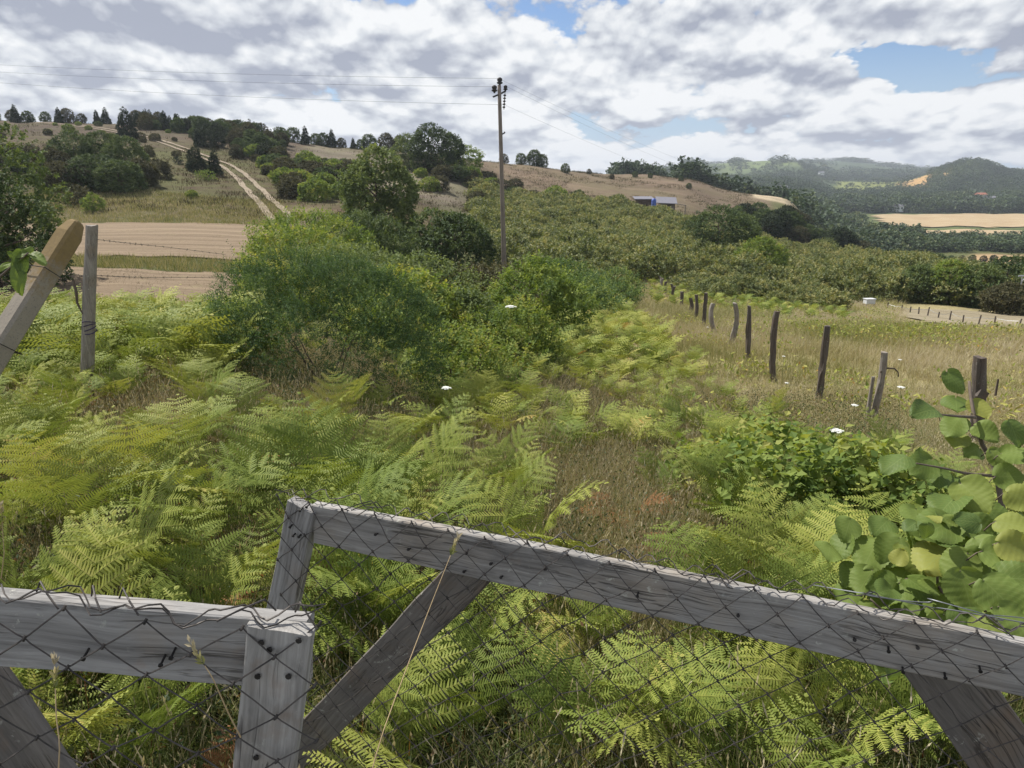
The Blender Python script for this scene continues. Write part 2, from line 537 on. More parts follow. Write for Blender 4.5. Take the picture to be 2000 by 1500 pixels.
def wood_mat(name, light=(0.41, 0.40, 0.385), dark=(0.095, 0.09, 0.085), warm=(0.28, 0.22, 0.16), seed=0.0):
    """weathered grey timber, grain along local X"""
    m_, k, out = new_mat(name)
    tc = k.n('ShaderNodeTexCoord')
    oi = k.n('ShaderNodeObjectInfo')
    off = k.n('ShaderNodeCombineXYZ', {0: k.m('MULTIPLY', oi.outputs['Random'], 9.0), 1: k.m('MULTIPLY', oi.outputs['Random'], 31.0), 2: seed})
    v0 = k.n('ShaderNodeVectorMath', {0: tc.outputs['Object'], 1: off.outputs[0]}, operation='ADD').outputs[0]
    wob = k.noise(v0, 5.0, 2, 0.5, out=1)
    v = k.n('ShaderNodeVectorMath', {0: v0, 1: k.n('ShaderNodeVectorMath', {0: wob, 1: (0.03, 0.03, 0.03)}, operation='MULTIPLY').outputs[0]}, operation='ADD').outputs[0]
    g1 = k.noise(k.n('ShaderNodeMapping', {'Vector': v, 'Scale': (3.5, 150, 150)}).outputs[0], 1.0, 5, 0.65)
    g2 = k.noise(k.n('ShaderNodeMapping', {'Vector': v, 'Scale': (1.2, 32, 32)}).outputs[0], 1.0, 4, 0.6)
    big = k.noise(v0, 6.0, 4, 0.6)
    crack = k.noise(k.n('ShaderNodeMapping', {'Vector': v, 'Scale': (1.6, 55, 55)}).outputs[0], 1.0, 2, 0.5)
    ck = k.ramp(k.m('ABSOLUTE', k.m('SUBTRACT', crack, 0.5)), [(0.0, 1.0), (0.008, 0.8), (0.022, 0.0)])
    ck = k.m('MULTIPLY', ck, k.ramp(big, [(0.45, 0.0), (0.58, 1.0)]))
    f = k.m('ADD', k.m('MULTIPLY', g1, 0.55), k.m('MULTIPLY', g2, 0.5))
    f = k.m('MULTIPLY_ADD', k.m('SUBTRACT', f, 0.52), 2.3, 0.55, clamp=True)
    c = k.mix(f, dark, light)
    c = k.mix(k.ramp(big, [(0.5, 0.0), (0.75, 0.55)]), c, warm)
    stain = k.noise(k.n('ShaderNodeMapping', {'Vector': v0, 'Scale': (4, 14, 14)}).outputs[0], 1.0, 5, 0.65)
    c = k.mix(k.ramp(stain, [(0.56, 0.0), (0.72, 0.6)]), c, (0.09, 0.085, 0.08))
    li = k.noise(v0, 55.0, 5, 0.7)
    lb = k.noise(v0, 7.0, 3, 0.6)
    lf = k.m('MULTIPLY', k.ramp(li, [(0.60, 0.0), (0.66, 0.75)]), k.ramp(lb, [(0.50, 0.0), (0.62, 1.0)]))
    c = k.mix(lf, c, (0.50, 0.50, 0.44))
    ru = k.noise(k.n('ShaderNodeMapping', {'Vector': v0, 'Scale': (9, 9, 9)}).outputs[0], 1.0, 4, 0.6)
    c = k.mix(k.ramp(ru, [(0.62, 0.0), (0.74, 0.35)]), c, (0.22, 0.13, 0.07))
    c = k.mix(k.m('MULTIPLY', ck, 0.7), c, (0.025, 0.022, 0.02))
    hgt = k.m('SUBTRACT', k.m('ADD', g1, k.m('MULTIPLY', g2, 0.7)), k.m('MULTIPLY', ck, 1.5))
    b = k.n('ShaderNodeBump', {'Strength': 0.55, 'Distance': 0.003, 'Height': hgt})
    pb = k.n('ShaderNodeBsdfPrincipled', {'Base Color': c, 'Roughness': 0.8, 'Specular IOR Level': 0.25, 'Normal': b.outputs[0]})
    k.link(pb.outputs[0], out.inputs[0])
    return m_


M = {}
M['fern'] = leaf_mat('bracken leaf', [(0.0, (0.095, 0.15, 0.03)), (0.35, (0.192, 0.242, 0.050)), (0.62, (0.335, 0.352, 0.078)), (0.80, (0.43, 0.39, 0.13)), (0.91, (0.45, 0.25, 0.065)), (1.0, (0.22, 0.10, 0.045))], 0.27, 0.6, tcol=(1.15, 1.12, 0.75), spec=0.12, obj_var=0.2)
M['fern_dry'] = leaf_mat('dry bracken leaf', [(0.0, (0.20, 0.09, 0.04)), (1.0, (0.42, 0.19, 0.07))], 0.25, 0.7)
M['grass_green'] = leaf_mat('green grass', [(0.0, (0.07, 0.10, 0.028)), (0.5, (0.13, 0.165, 0.042)), (0.8, (0.235, 0.22, 0.09)), (1.0, (0.38, 0.31, 0.17))], 0.3, 0.6)
M['grass_dry'] = leaf_mat('dry grass', [(0.0, (0.15, 0.175, 0.05)), (0.3, (0.31, 0.295, 0.11)), (0.5, (0.41, 0.355, 0.175)), (0.8, (0.44, 0.375, 0.23)), (1.0, (0.52, 0.46, 0.33))], 0.25, 0.7, tcol=(1.1, 1.02, 0.8))
M['hill_grass'] = leaf_mat('hill grass', [(0.0, (0.05, 0.052, 0.022)), (0.5, (0.088, 0.074, 0.039)), (1.0, (0.15, 0.12, 0.07))], 0.2, 0.75, tcol=(1.1, 1.02, 0.8), spec=0.1)
M['undergrowth'] = leaf_mat('undergrowth leaf', [(0.0, (0.03, 0.05, 0.016)), (0.5, (0.065, 0.10, 0.03)), (0.85, (0.12, 0.10, 0.042)), (1.0, (0.19, 0.11, 0.06))], 0.3, 0.6)
M['hazel'] = leaf_mat('hazel leaf', [(0.0, (0.062, 0.105, 0.032)), (0.4, (0.12, 0.18, 0.042)), (0.75, (0.19, 0.255, 0.06)), (1.0, (0.36, 0.34, 0.08))], 0.36, 0.55, veins=True, obj_var=0.0, spec=0.22)
M['privet'] = leaf_mat('small shrub leaf', [(0.0, (0.048, 0.088, 0.036)), (0.5, (0.090, 0.150, 0.060)), (0.85, (0.165, 0.23, 0.088)), (1.0, (0.24, 0.29, 0.09))], 0.32, 0.7, spec=0.10)
M['bramble'] = leaf_mat('bramble leaf', [(0.0, (0.065, 0.115, 0.03)), (0.45, (0.14, 0.205, 0.05)), (0.85, (0.25, 0.31, 0.075)), (1.0, (0.34, 0.34, 0.10))], 0.35, 0.65, spec=0.12)
M['orchard'] = leaf_mat('orchard hazel leaf', [(0.0, (0.06, 0.088, 0.032)), (0.5, (0.12, 0.152, 0.05)), (0.85, (0.225, 0.245, 0.085)), (1.0, (0.32, 0.30, 0.12))], 0.3, 0.55)
M['oak'] = leaf_mat('dark tree leaf', [(0.0, (0.032, 0.056, 0.023)), (0.5, (0.068, 0.105, 0.04)), (1.0, (0.145, 0.19, 0.065))], 0.22, 0.65, spec=0.15)
M['willow'] = leaf_mat('grey green tree leaf', [(0.0, (0.065, 0.10, 0.042)), (0.5, (0.125, 0.17, 0.068)), (1.0, (0.22, 0.265, 0.10))], 0.28, 0.65, spec=0.12)
M['juniper'] = leaf_mat('juniper needles', [(0.0, (0.016, 0.028, 0.015)), (0.6, (0.036, 0.055, 0.027)), (1.0, (0.075, 0.095, 0.042))], 0.12, 0.7, spec=0.1)
M['brownbush'] = leaf_mat('brown green bush leaf', [(0.0, (0.042, 0.042, 0.024)), (0.6, (0.085, 0.085, 0.044)), (1.0, (0.15, 0.135, 0.072))], 0.2, 0.7, spec=0.12)
M['farwood'] = leaf_mat('far wood leaf', [(0.0, (0.025, 0.048, 0.024)), (0.5, (0.05, 0.085, 0.036)), (0.85, (0.095, 0.135, 0.048)), (1.0, (0.15, 0.17, 0.07))], 0.2, 0.6)
M['bark'] = plain('bark', (0.11, 0.085, 0.065), 0.9, var=0.4, scale=14, bump=0.6, stretch=(1, 1, 0.3))
M['twig'] = plain('twig bark', (0.14, 0.11, 0.085), 0.85, var=0.4, scale=25)
M['stalk'] = plain('dry stalk', (0.42, 0.31, 0.17), 0.8, var=0.2)
M['wood'] = wood_mat('weathered plank')
M['wood_brace'] = wood_mat('dark weathered plank', (0.22, 0.20, 0.18), (0.075, 0.068, 0.06), (0.20, 0.14, 0.09), 4.0)
M['wood_pale'] = wood_mat('pale weathered plank', (0.44, 0.425, 0.40), (0.13, 0.12, 0.11), (0.32, 0.26, 0.19), 7.0)
M['post'] = wood_mat('rough post wood', (0.16, 0.135, 0.115), (0.04, 0.032, 0.027), (0.13, 0.09, 0.065), 2.0)
M['post_grey'] = wood_mat('grey post wood', (0.36, 0.325, 0.28), (0.12, 0.10, 0.085), (0.26, 0.19, 0.13), 3.0)
M['pole'] = plain('pole wood', (0.20, 0.165, 0.14), 0.85, var=0.35, scale=3, stretch=(6, 6, 0.5), bump=0.2)
M['iron'] = plain('dark iron', (0.035, 0.032, 0.03), 0.6, metal=0.4, var=0.4, scale=40)
M['wire'] = plain('old galvanised wire', (0.05, 0.047, 0.046), 0.6, metal=0.4, var=0.5, scale=30, col2=(0.12, 0.105, 0.095))
M['wire_new'] = plain('bright wire', (0.20, 0.21, 0.22), 0.45, metal=0.7, var=0.3, scale=30)
M['white'] = plain('white paint', (0.60, 0.62, 0.63), 0.5, var=0.06, scale=3)
M['petal'] = plain('white petals', (0.78, 0.78, 0.72), 0.7, var=0.08, scale=50)
M['stem'] = plain('green stem', (0.12, 0.15, 0.05), 0.7, var=0.3, scale=20)
M['blue'] = plain('blue plastic', (0.06, 0.12, 0.42), 0.4, var=0.15, scale=2)
M['roof_grey'] = plain('grey sheet roof', (0.19, 0.185, 0.21), 0.5, var=0.15, scale=1.2, stretch=(8, 0.6, 1))
M['roof_red'] = plain('red tile roof', (0.34, 0.13, 0.08), 0.8, var=0.2, scale=2)
M['plaster'] = plain('pale plaster', (0.60, 0.58, 0.54), 0.8, var=0.1, scale=1)
M['dark'] = plain('dark opening', (0.02, 0.02, 0.022), 0.6, var=0.2)
M['shedwood'] = plain('shed boards', (0.24, 0.20, 0.17), 0.85, var=0.3, scale=2, stretch=(6, 6, 1))
M['steel'] = plain('galvanised steel frame', (0.36, 0.38, 0.40), 0.45, metal=0.5, var=0.2)
M['purple'] = plain('faded purple cord', (0.045, 0.03, 0.085), 0.8, var=0.3)


def concrete_mat():
    m_, k, out = new_mat('lichened concrete')
    tc = k.n('ShaderNodeTexCoord')
    v = tc.outputs['Object']
    s = k.n('ShaderNodeSeparateXYZ', {0: v})
    n1 = k.noise(v, 9, 6, 0.65)
    n2 = k.noise(v, 60, 4, 0.7)
    n3 = k.noise(v, 180, 3, 0.6)
    c = k.mix(n1, (0.20, 0.175, 0.14), (0.36, 0.315, 0.25))
    c = k.mix(k.ramp(n3, [(0.55, 0.0), (0.7, 0.7)]), c, (0.13, 0.12, 0.11))
    # ochre lichen thick at the top end (local X runs up the post), thinning downwards
    li = k.m('MULTIPLY_ADD', s.outputs[0], 2.6, -1.25)
    li = k.m('ADD', li, k.m('MULTIPLY', k.m('SUBTRACT', k.m('ADD', n1, k.m('MULTIPLY', n2, 0.6)), 0.8), 1.6))
    lic = k.ramp(li, [(0.25, 0.0), (0.75, 0.9)])
    lc = k.mix(n2, (0.13, 0.09, 0.04), (0.29, 0.20, 0.075))
    c = k.mix(lic, c, lc)
    b = k.n('ShaderNodeBump', {'Strength': 0.6, 'Distance': 0.004, 'Height': k.m('ADD', n2, k.m('MULTIPLY', n3, 0.5))})
    pb = k.n('ShaderNodeBsdfPrincipled', {'Base Color': c, 'Roughness': 0.9, 'Specular IOR Level': 0.2, 'Normal': b.outputs[0]})
    k.link(pb.outputs[0], out.inputs[0])
    return m_


M['concrete'] = concrete_mat()


def ground_mat():
    m_, k, out = new_mat('open ground')
    at = k.n('ShaderNodeAttribute', attribute_name='base')
    gr = k.n('ShaderNodeAttribute', attribute_name='green')
    geo = k.n('ShaderNodeNewGeometry')
    p = geo.outputs['Position']
    flat = k.n('ShaderNodeMapping', {'Vector': p, 'Scale': (1, 1, 0.3)}).outputs[0]
    n_big = k.noise(flat, 0.035, 5, 0.6)
    n_mid = k.noise(flat, 0.35, 6, 0.65)
    n_fine = k.noise(flat, 3.0, 6, 0.7)
    n_xf = k.noise(flat, 22.0, 4, 0.7)
    val = k.m('ADD', k.m('MULTIPLY', n_mid, 0.5), k.m('ADD', k.m('MULTIPLY', n_fine, 0.5), k.m('MULTIPLY', n_xf, 0.4)))
    val = k.m('ADD', val, k.m('MULTIPLY', k.m('SUBTRACT', k.noise(k.n('ShaderNodeMapping', {'Vector': p, 'Scale': (0.03, 0.10, 0.1)}).outputs[0], 1.0, 7, 0.7), 0.5), 0.9))
    val = k.m('MULTIPLY_ADD', k.m('SUBTRACT', val, 0.7), 1.9, 1.0)
    vv = k.n('ShaderNodeCombineXYZ', {0: val, 1: val, 2: val}).outputs[0]
    c = k.mix(1.0, at.outputs['Color'], vv, 'MULTIPLY')
    patch = k.ramp(k.m('ADD', k.m('MULTIPLY', n_big, 0.55), k.m('MULTIPLY', n_mid, 0.5)), [(0.46, 0.0), (0.60, 1.0)])
    gcol = k.mix(n_fine, (0.06, 0.08, 0.025), (0.15, 0.155, 0.055))
    c = k.mix(k.m('MULTIPLY', patch, gr.outputs['Fac']), c, gcol)
    b = k.n('ShaderNodeBump', {'Strength': 0.8, 'Distance': 0.25, 'Height': k.m('ADD', n_fine, k.m('MULTIPLY', n_mid, 1.5))})
    pb = k.n('ShaderNodeBsdfPrincipled', {'Base Color': c, 'Roughness': 0.95, 'Specular IOR Level': 0.1, 'Normal': b.outputs[0]})
    k.link(pb.outputs[0], out.inputs[0])
    return m_


M['ground'] = ground_mat()


def soil_mat(name, c1, c2, stripe=1.6, rot=0.0, grass=(0.30, 0.26, 0.14)):
    m_, k, out = new_mat(name)
    geo = k.n('ShaderNodeNewGeometry')
    p = k.n('ShaderNodeMapping', {'Vector': geo.outputs['Position'], 'Rotation': (0, 0, rot)}).outputs[0]
    st = k.noise(k.n('ShaderNodeMapping', {'Vector': p, 'Scale': (0.06, stripe, 1)}).outputs[0], 1.0, 5, 0.7)
    n = k.noise(p, 1.2, 6, 0.7)
    f_ = k.noise(p, 9.0, 5, 0.75)
    f = k.m('MULTIPLY_ADD', k.m('SUBTRACT', k.m('ADD', k.m('MULTIPLY', st, 0.8), k.m('MULTIPLY', f_, 0.5)), 0.65), 2.2, 0.5, clamp=True)
    c = k.mix(f, c1, c2)
    c = k.mix(k.ramp(n, [(0.58, 0.0), (0.72, 0.55)]), c, grass)
    b = k.n('ShaderNodeBump', {'Strength': 0.7, 'Distance': 0.08, 'Height': k.m('ADD', st, f_)})
    pb = k.n('ShaderNodeBsdfPrincipled', {'Base Color': c, 'Roughness': 0.95, 'Specular IOR Level': 0.1, 'Normal': b.outputs[0]})
    k.link(pb.outputs[0], out.inputs[0])
    return m_


M['soil'] = soil_mat('harvested soil', (0.13, 0.095, 0.062), (0.32, 0.245, 0.165))
M['soil_orange'] = soil_mat('orange valley field', (0.33, 0.23, 0.13), (0.43, 0.345, 0.215), stripe=0.06, grass=(0.38, 0.23, 0.12))
M['dirt'] = soil_mat('wheel track dirt', (0.21, 0.165, 0.118), (0.38, 0.32, 0.24), stripe=2.0)
M['hay'] = soil_mat('mown hay', (0.17, 0.14, 0.085), (0.37, 0.32, 0.225), stripe=0.9, rot=0.5)
# ------------------------------------------------------------------ terrain sheet
def px_of(X, Y):
    return 1000 + 1358 * X / np.maximum(Y, 1.0)


def base_colour(X, Y):
    px, D = px_of(X, Y), np.asarray(Y, float)
    j = fbm(X / (1 + D * .04), Y / (1 + D * .04), 4, 21) - 0.5
    pj = px + j * 160
    dj = D * (1 + 0.18 * j)
    C = np.empty(X.shape + (3,))
    C[:] = (0.05, 0.042, 0.024)
    G = np.full(X.shape, 0.35)

    def put(w, col, g):
        nonlocal C, G
        w = np.clip(w, 0, 1)
        C = C * (1 - w[..., None]) + np.array(col) * w[..., None]
        G = G * (1 - w) + g * w
    # general greens beyond the near slope
    put(smooth(dj, 14, 20), (0.10, 0.11, 0.04), 0.6)
    # right grass field
    put(smooth(pj, 1160, 1300) * smooth(dj, 5, 9) * (1 - smooth(dj, 48, 54)), (0.34, 0.29, 0.15), 0.5)
    # left hillside
    hill = smooth(dj, 53, 58) * (1 - smooth(pj, 840, 960)) * (1 - smooth(D, 240, 300))
    put(hill, (0.095, 0.066, 0.042), 0.7)
    put(hill * (1 - smooth(dj, 62, 72)), (0.165, 0.13, 0.08), 0.35)
    put(hill * smooth(dj, 108, 125), (0.098, 0.072, 0.052), 0.3)
    # stony patch right of the track
    put(smooth(pj, 600, 660) * (1 - smooth(pj, 900, 980)) * smooth(dj, 80, 95) * (1 - smooth(D, 150, 165)), (0.20, 0.165, 0.125), 0.45)
    # brown field hill behind the orchard
    put(smooth(pj, 890, 960) * (1 - smooth(pj, 1480, 1540)) * smooth(dj, 128, 140) * (1 - smooth(D, 245, 260)), (0.175, 0.128, 0.088), 0.30)
    put(smooth(pj, 1400, 1430) * (1 - smooth(pj, 1520, 1560)) * smooth(D, 196, 205) * (1 - smooth(D, 224, 232)), (0.42, 0.34, 0.23), 0.1)
    # valley
    put(smooth(D, 262, 300) * smooth(px, 1180, 1260), (0.10, 0.125, 0.045), 0.5)
    put(smooth(D, 640, 750) * smooth(px, 1180, 1260), (0.05, 0.075, 0.032), 0.2)
    put(smooth(pj, 1585, 1625) * (1 - smooth(pj, 1790, 1830)) * smooth(D, 850, 900) * (1 - smooth(D, 1200, 1300)), (0.19, 0.21, 0.06), 0.3)
    put(smooth(pj, 1720, 1750) * (1 - smooth(pj, 1790, 1815)) * smooth(D, 900, 940) * (1 - smooth(D, 1050, 1120)), (0.42, 0.26, 0.11), 0.2)
    put(smooth(pj, 1735, 1755) * (1 - smooth(pj, 1780, 1795)) * smooth(D, 800, 830) * (1 - smooth(D, 900, 930)), (0.30, 0.15, 0.11), 0.0)
    put(smooth(pj, 1380, 1420) * (1 - smooth(pj, 1530, 1560)) * smooth(D, 1300, 1400) * (1 - smooth(D, 1900, 2000)), (0.13, 0.17, 0.06), 0.3)
    put(smooth(D, 2050, 2200), (0.05, 0.08, 0.04), 0.0)
    # small orchard strip bottom right of the valley: bare rows
    put(smooth(pj, 1820, 1870) * smooth(D, 150, 165) * (1 - smooth(D, 225, 240)), (0.40, 0.27, 0.15), 0.25)
    return C, G


def build_ground():
    uu = np.concatenate([np.linspace(-1.7, -0.95, 20)[:-1], np.linspace(-0.95, 0.95, 560), np.linspace(0.95, 1.7, 20)[1:]])
    dd = np.concatenate([np.linspace(-3.0, 1.2, 22)[:-1], np.exp(np.linspace(math.log(1.2), math.log(3300), 460))])
    U, D = np.meshgrid(uu, dd)
    X = U * np.maximum(D + 0.0, 0) + U * 3.2 * (1 - smooth(D, -3, 6))
    Y = D
    Z = ground_z(X, Y)
    C, G = base_colour(X, Y)
    n, m = X.shape
    idx = np.arange(n * m).reshape(n, m)
    q = np.stack([idx[:-1, :-1], idx[:-1, 1:], idx[1:, 1:], idx[1:, :-1]], -1).reshape(-1, 4)
    rgba = np.concatenate([C, np.ones((n, m, 1))], -1).reshape(-1, 4)
    me = raw_mesh('ground', np.stack([X, Y, Z], -1).reshape(-1, 3), q, M['ground'], smooth_sh=True,
                  attrs={'base': ('FLOAT_COLOR', 'POINT', rgba), 'green': ('FLOAT', 'POINT', G.ravel())})
    return tag(link('ground', me), kind='structure')


build_ground()


def sheet(name, mat, outline, lift, res, jitter=0.0, kind='structure', seed=0):
    """a sheet draped over the ground inside an outline of (px, D) corners"""
    P = np.array(outline, float)
    P3 = gp(P[:, 0], P[:, 1])
    x0, y0 = P3[:, :2].min(0) - 1
    x1, y1 = P3[:, :2].max(0) + 1
    gx = np.arange(x0, x1, res); gy = np.arange(y0, y1, res)
    X, Y = np.meshgrid(gx, gy)
    xx = X + jitter * (fbm(X / 3, Y / 3, 3, seed) - 0.5) * 2
    yy = Y + jitter * (fbm(X / 3 + 50, Y / 3, 3, seed) - 0.5) * 2
    ins = np.zeros(X.shape, bool)
    pts = P3[:, :2]
    for i in range(len(pts)):
        a, b = pts[i], pts[(i + 1) % len(pts)]
        cond = ((a[1] > yy) != (b[1] > yy)) & (xx < (b[0] - a[0]) * (yy - a[1]) / (b[1] - a[1] + 1e-12) + a[0])
        ins ^= cond
    Z = ground_z(X, Y) + lift
    idx = np.arange(X.size).reshape(X.shape)
    q = np.stack([idx[:-1, :-1], idx[:-1, 1:], idx[1:, 1:], idx[1:, :-1]], -1)
    keep = ins[:-1, :-1] & ins[:-1, 1:] & ins[1:, 1:] & ins[1:, :-1]
    q = q[keep]
    used, inv = np.unique(q, return_inverse=True)
    V = np.stack([X, Y, Z], -1).reshape(-1, 3)[used]
    return tag(link(name, raw_mesh(name, V, inv.reshape(-1, 4), mat, smooth_sh=True)), kind=kind)


sheet('harvested_field', M['soil'], [(-260, 15.5), (330, 15.5), (430, 18.5), (480, 24), (500, 31), (-260, 31)], 0.05, 0.35, 0.5, seed=1)
sheet('harvested_field', M['soil'], [(-260, 35), (505, 35), (545, 45), (560, 56), (-260, 54)], 0.06, 0.5, 0.5, seed=2)
sheet('mown_field', M['hay'], [(1735, 40), (1745, 45), (2150, 45), (2150, 29), (1990, 30), (1850, 34)], 0.06, 0.4, 0.8, seed=3)
sheet('valley_field', M['soil_orange'], [(1690, 520), (1705, 430), (1760, 380), (2150, 370), (2150, 520)], 0.5, 6.0, 5, seed=4)
sheet('valley_field', M['soil_orange'], [(1780, 360), (1800, 322), (2150, 310), (2150, 355)], 0.5, 6.0, 5, seed=5)


def track():
    mid = [(556, 57.5), (545, 62), (528, 68), (505, 76), (485, 85), (462, 94), (430, 103), (380, 111), (300, 121), (215, 131), (130, 140), (60, 146)]
    P = gp([a for a, b in mid], [b for a, b in mid])[:, :2]
    s = np.concatenate([[0], np.cumsum(np.linalg.norm(np.diff(P, axis=0), axis=1))])
    sq = np.arange(0, s[-1], 0.6)
    c = pchip(s, P, sq)
    t = norm(np.gradient(c, axis=0))
    nrm = np.stack([-t[:, 1], t[:, 0]], -1)
    V, q, n0 = [], [], 0
    for off, w in ((-0.78, 0.26), (0.78, 0.26)):
        wob = (fbm(sq / 4, sq * 0 + off, 3, 5) - 0.5) * 0.3
        wid = w * (0.8 + 0.7 * fbm(sq / 2.5, sq * 0 + off * 9, 3, 6))
        rows = []
        for e in (-1, -0.4, 0.4, 1):
            xy = c + nrm * (off + wob + e * wid)[:, None]
            rows.append(np.concatenate([xy, (ground_z(xy[:, 0], xy[:, 1]) + 0.10)[:, None]], -1))
        G = np.stack(rows, 1)
        idx = np.arange(G.shape[0] * 4).reshape(-1, 4) + n0
        q.append(np.stack([idx[:-1, :-1], idx[:-1, 1:], idx[1:, 1:], idx[1:, :-1]], -1).reshape(-1, 4))
        V.append(G.reshape(-1, 3)); n0 += G.shape[0] * 4
    tag(link('dirt_track', raw_mesh('dirt_track', np.concatenate(V), np.concatenate(q), M['dirt'], smooth_sh=True)), kind='structure')


track()


# ------------------------------------------------------------------ foliage building blocks (all return quads (n,4,3) and a tint per quad)
def kites(P, D, N, L, W, fold=0.12, wide=0.45):
    D = norm(D)
    S = norm(np.cross(N, D))
    N = np.cross(D, S)
    L = np.broadcast_to(np.asarray(L, float), (len(P),))[:, None]
    W = np.broadcast_to(np.asarray(W, float), (len(P),))[:, None]
    m_ = P + D * L * wide + N * W * fold
    return np.stack([P, m_ + S * W / 2, P + D * L - N * W * fold * 0.6, m_ - S * W / 2], 1)


def rvec(g, n):
    return norm(g.normal(size=(n, 3)))


def crown(g, lobes, n, per=8, sl=0.35, ll=0.06, lw=0.035, up=0.55, gap=0.35, gf=1.6, zmin=None, inner=0.12, low=-0.45, clump=1.0):
    """leafy sprigs over the shells of a set of ellipsoid lobes (cx,cy,cz,rx,ry,rz)"""
    Lb = np.asarray(lobes, float)
    w = (Lb[:, 3] * Lb[:, 4] + Lb[:, 3] * Lb[:, 5] + Lb[:, 4] * Lb[:, 5])
    k = g.choice(len(Lb), int(n * 2.6), p=w / w.sum())
    d = rvec(g, len(k))
    flip = d[:, 2] < low
    d[flip, 2] *= -1
    rr = np.where(g.random(len(k)) < inner, g.uniform(0.3, 0.8, len(k)), g.uniform(0.86, 1.06, len(k)))
    P = Lb[k, :3] + Lb[k, 3:] * d * rr[:, None]
    keep = np.ones(len(k), bool)
    for i, l in enumerate(Lb):
        q = np.linalg.norm((P - l[:3]) / l[3:], axis=1)
        keep &= ~((q < 0.74) & (k != i))
    size = float(np.mean(Lb[:, 3:]))
    ph = g.uniform(0, 50)
    nz = vnoise(P[:, 0] * gf / size + ph, P[:, 1] * gf / size, P[:, 2] * gf / size, 3) * 0.65 + vnoise(P[:, 0] * 3 * gf / size + ph, P[:, 1] * 3 * gf / size, P[:, 2] * 3 * gf / size, 4) * 0.35
    keep &= nz > gap * g.uniform(0.7, 1.3, len(k))
    if zmin is not None:
        keep &= P[:, 2] > zmin
    P, d, nz = P[keep][:n], d[keep][:n], nz[keep][:n]
    m_ = len(P)
    dirs = norm(d * np.array([1, 1, 0.7]) + np.array([0, 0, up]) + g.normal(size=(m_, 3)) * 0.35)
    # leaves along each sprig
    t = (np.arange(per) + 0.5) / per
    len_ = sl * g.uniform(0.6, 1.25, m_)
    B = P[:, None] + dirs[:, None] * (t[None, :, None] * len_[:, None, None]) + np.array([0, 0, -1]) * (t ** 2)[None, :, None] * len_[:, None, None] * 0.25
    sd = rvec(g, m_)
    sd = norm(sd - dirs * (sd * dirs).sum(1, keepdims=True))
    alt = np.where(np.arange(per) % 2 == 0, 1.0, -1.0)
    LD = dirs[:, None] * 0.55 + sd[:, None] * alt[None, :, None] + g.normal(size=(m_, per, 3)) * 0.35
    Nn = np.array([0, 0, 1.0]) + dirs[:, None] * 0.2 + g.normal(size=(m_, per, 3)) * 0.45
    ls = ll * g.uniform(0.65, 1.25, (m_, per))
    Q = kites(B.reshape(-1, 3), LD.reshape(-1, 3), Nn.reshape(-1, 3), ls.ravel(), ls.ravel() * lw / ll)
    base = np.clip(0.5 + (nz - 0.5) * 1.3 * clump + g.normal(size=m_) * 0.10, 0, 1)
    tint = np.clip(base[:, None] + g.normal(size=(m_, per)) * 0.055 + (t[None] - 0.5) * 0.12, 0, 1).ravel()
    return Q, tint


def lobed(g, w, h, nsub=10, zc=0.55, squash=1.0, sub=(0.28, 0.46), flat=0.0):
    """main ellipsoid plus sub-lobes; footprint w, from z=0 to h"""
    main = (0, 0, h * zc, w * 0.40, w * 0.40 * squash, h * (1 - zc) * 0.9)
    L = [main]
    for i in range(nsub):
        d = rvec(g, 1)[0]
        d[2] = abs(d[2]) * g.uniform(-0.6, 1.0)
        r = g.uniform(*sub)
        c = np.array(main[:3]) + np.array(main[3:]) * d * g.uniform(0.65, 0.95)
        rx = w * 0.5 * r * g.uniform(0.8, 1.2)
        L.append((c[0], c[1], c[2], rx, rx * g.uniform(0.8, 1.2), max(0.06, h * 0.5 * r * g.uniform(0.7, 1.1))))
    a0 = g.uniform(0, 6.28)
    for i in range(5):                    # skirt: foliage down to the ground
        a = a0 + i * 1.257
        r = w * g.uniform(0.17, 0.24)
        L.append((math.cos(a) * w * 0.26, math.sin(a) * w * 0.26 * squash, h * g.uniform(0.16, 0.26), r, r, h * 0.24))
    return L


def branch_geo(g, h, w, trunk_r, n=7, split=0.3, lean=0.0, stems=1):
    G = Geo()
    for s_ in range(stems):
        a0 = g.uniform(0, 6.28)
        off = np.array([math.cos(a0), math.sin(a0), 0]) * (0.0 if stems == 1 else trunk_r * 2.2)
        spread = 0.05 * h if stems == 1 else 0.28 * w
        top = off + np.array([math.cos(a0) * spread + lean, math.sin(a0) * spread, h * 0.72])
        pts = [off * 0.9 + np.array([0, 0, -0.15])]
        for t in (0.15, 0.35, 0.6, 0.85, 1.0):
            pts.append(off + (top - off) * t + g.normal(size=3) * 0.02 * h * (t < 1))
        G.tube(pts, np.linspace(trunk_r, trunk_r * 0.25, 6), 7)
        for i in range(n if stems == 1 else max(2, n // stems)):
            t = g.uniform(split, 0.95)
            b = off + (top - off) * t
            a = g.uniform(0, 6.28)
            ln = w * 0.38 * g.uniform(0.6, 1.1) * (1.1 - 0.5 * t)
            e = b + np.array([math.cos(a) * ln, math.sin(a) * ln, h * g.uniform(0.06, 0.2)])
            m_ = (b + e) / 2 + g.normal(size=3) * 0.03 * h + np.array([0, 0, -0.02 * h])
            r = trunk_r * (0.55 - 0.3 * t)
            G.tube([b, m_, e], [r, r * 0.65, r * 0.25], 5)
    return G


def place_thing(name, loc, parts, label, cat, group=None, rot=0.0, scale=1.0):
    e = empty(name, loc)
    e.rotation_euler = (0, 0, rot)
    e.scale = (scale, scale, scale) if np.isscalar(scale) else scale
    tag(e, label, cat, group)
    for nm, me in parts:
        link(nm, me, e)
    return e


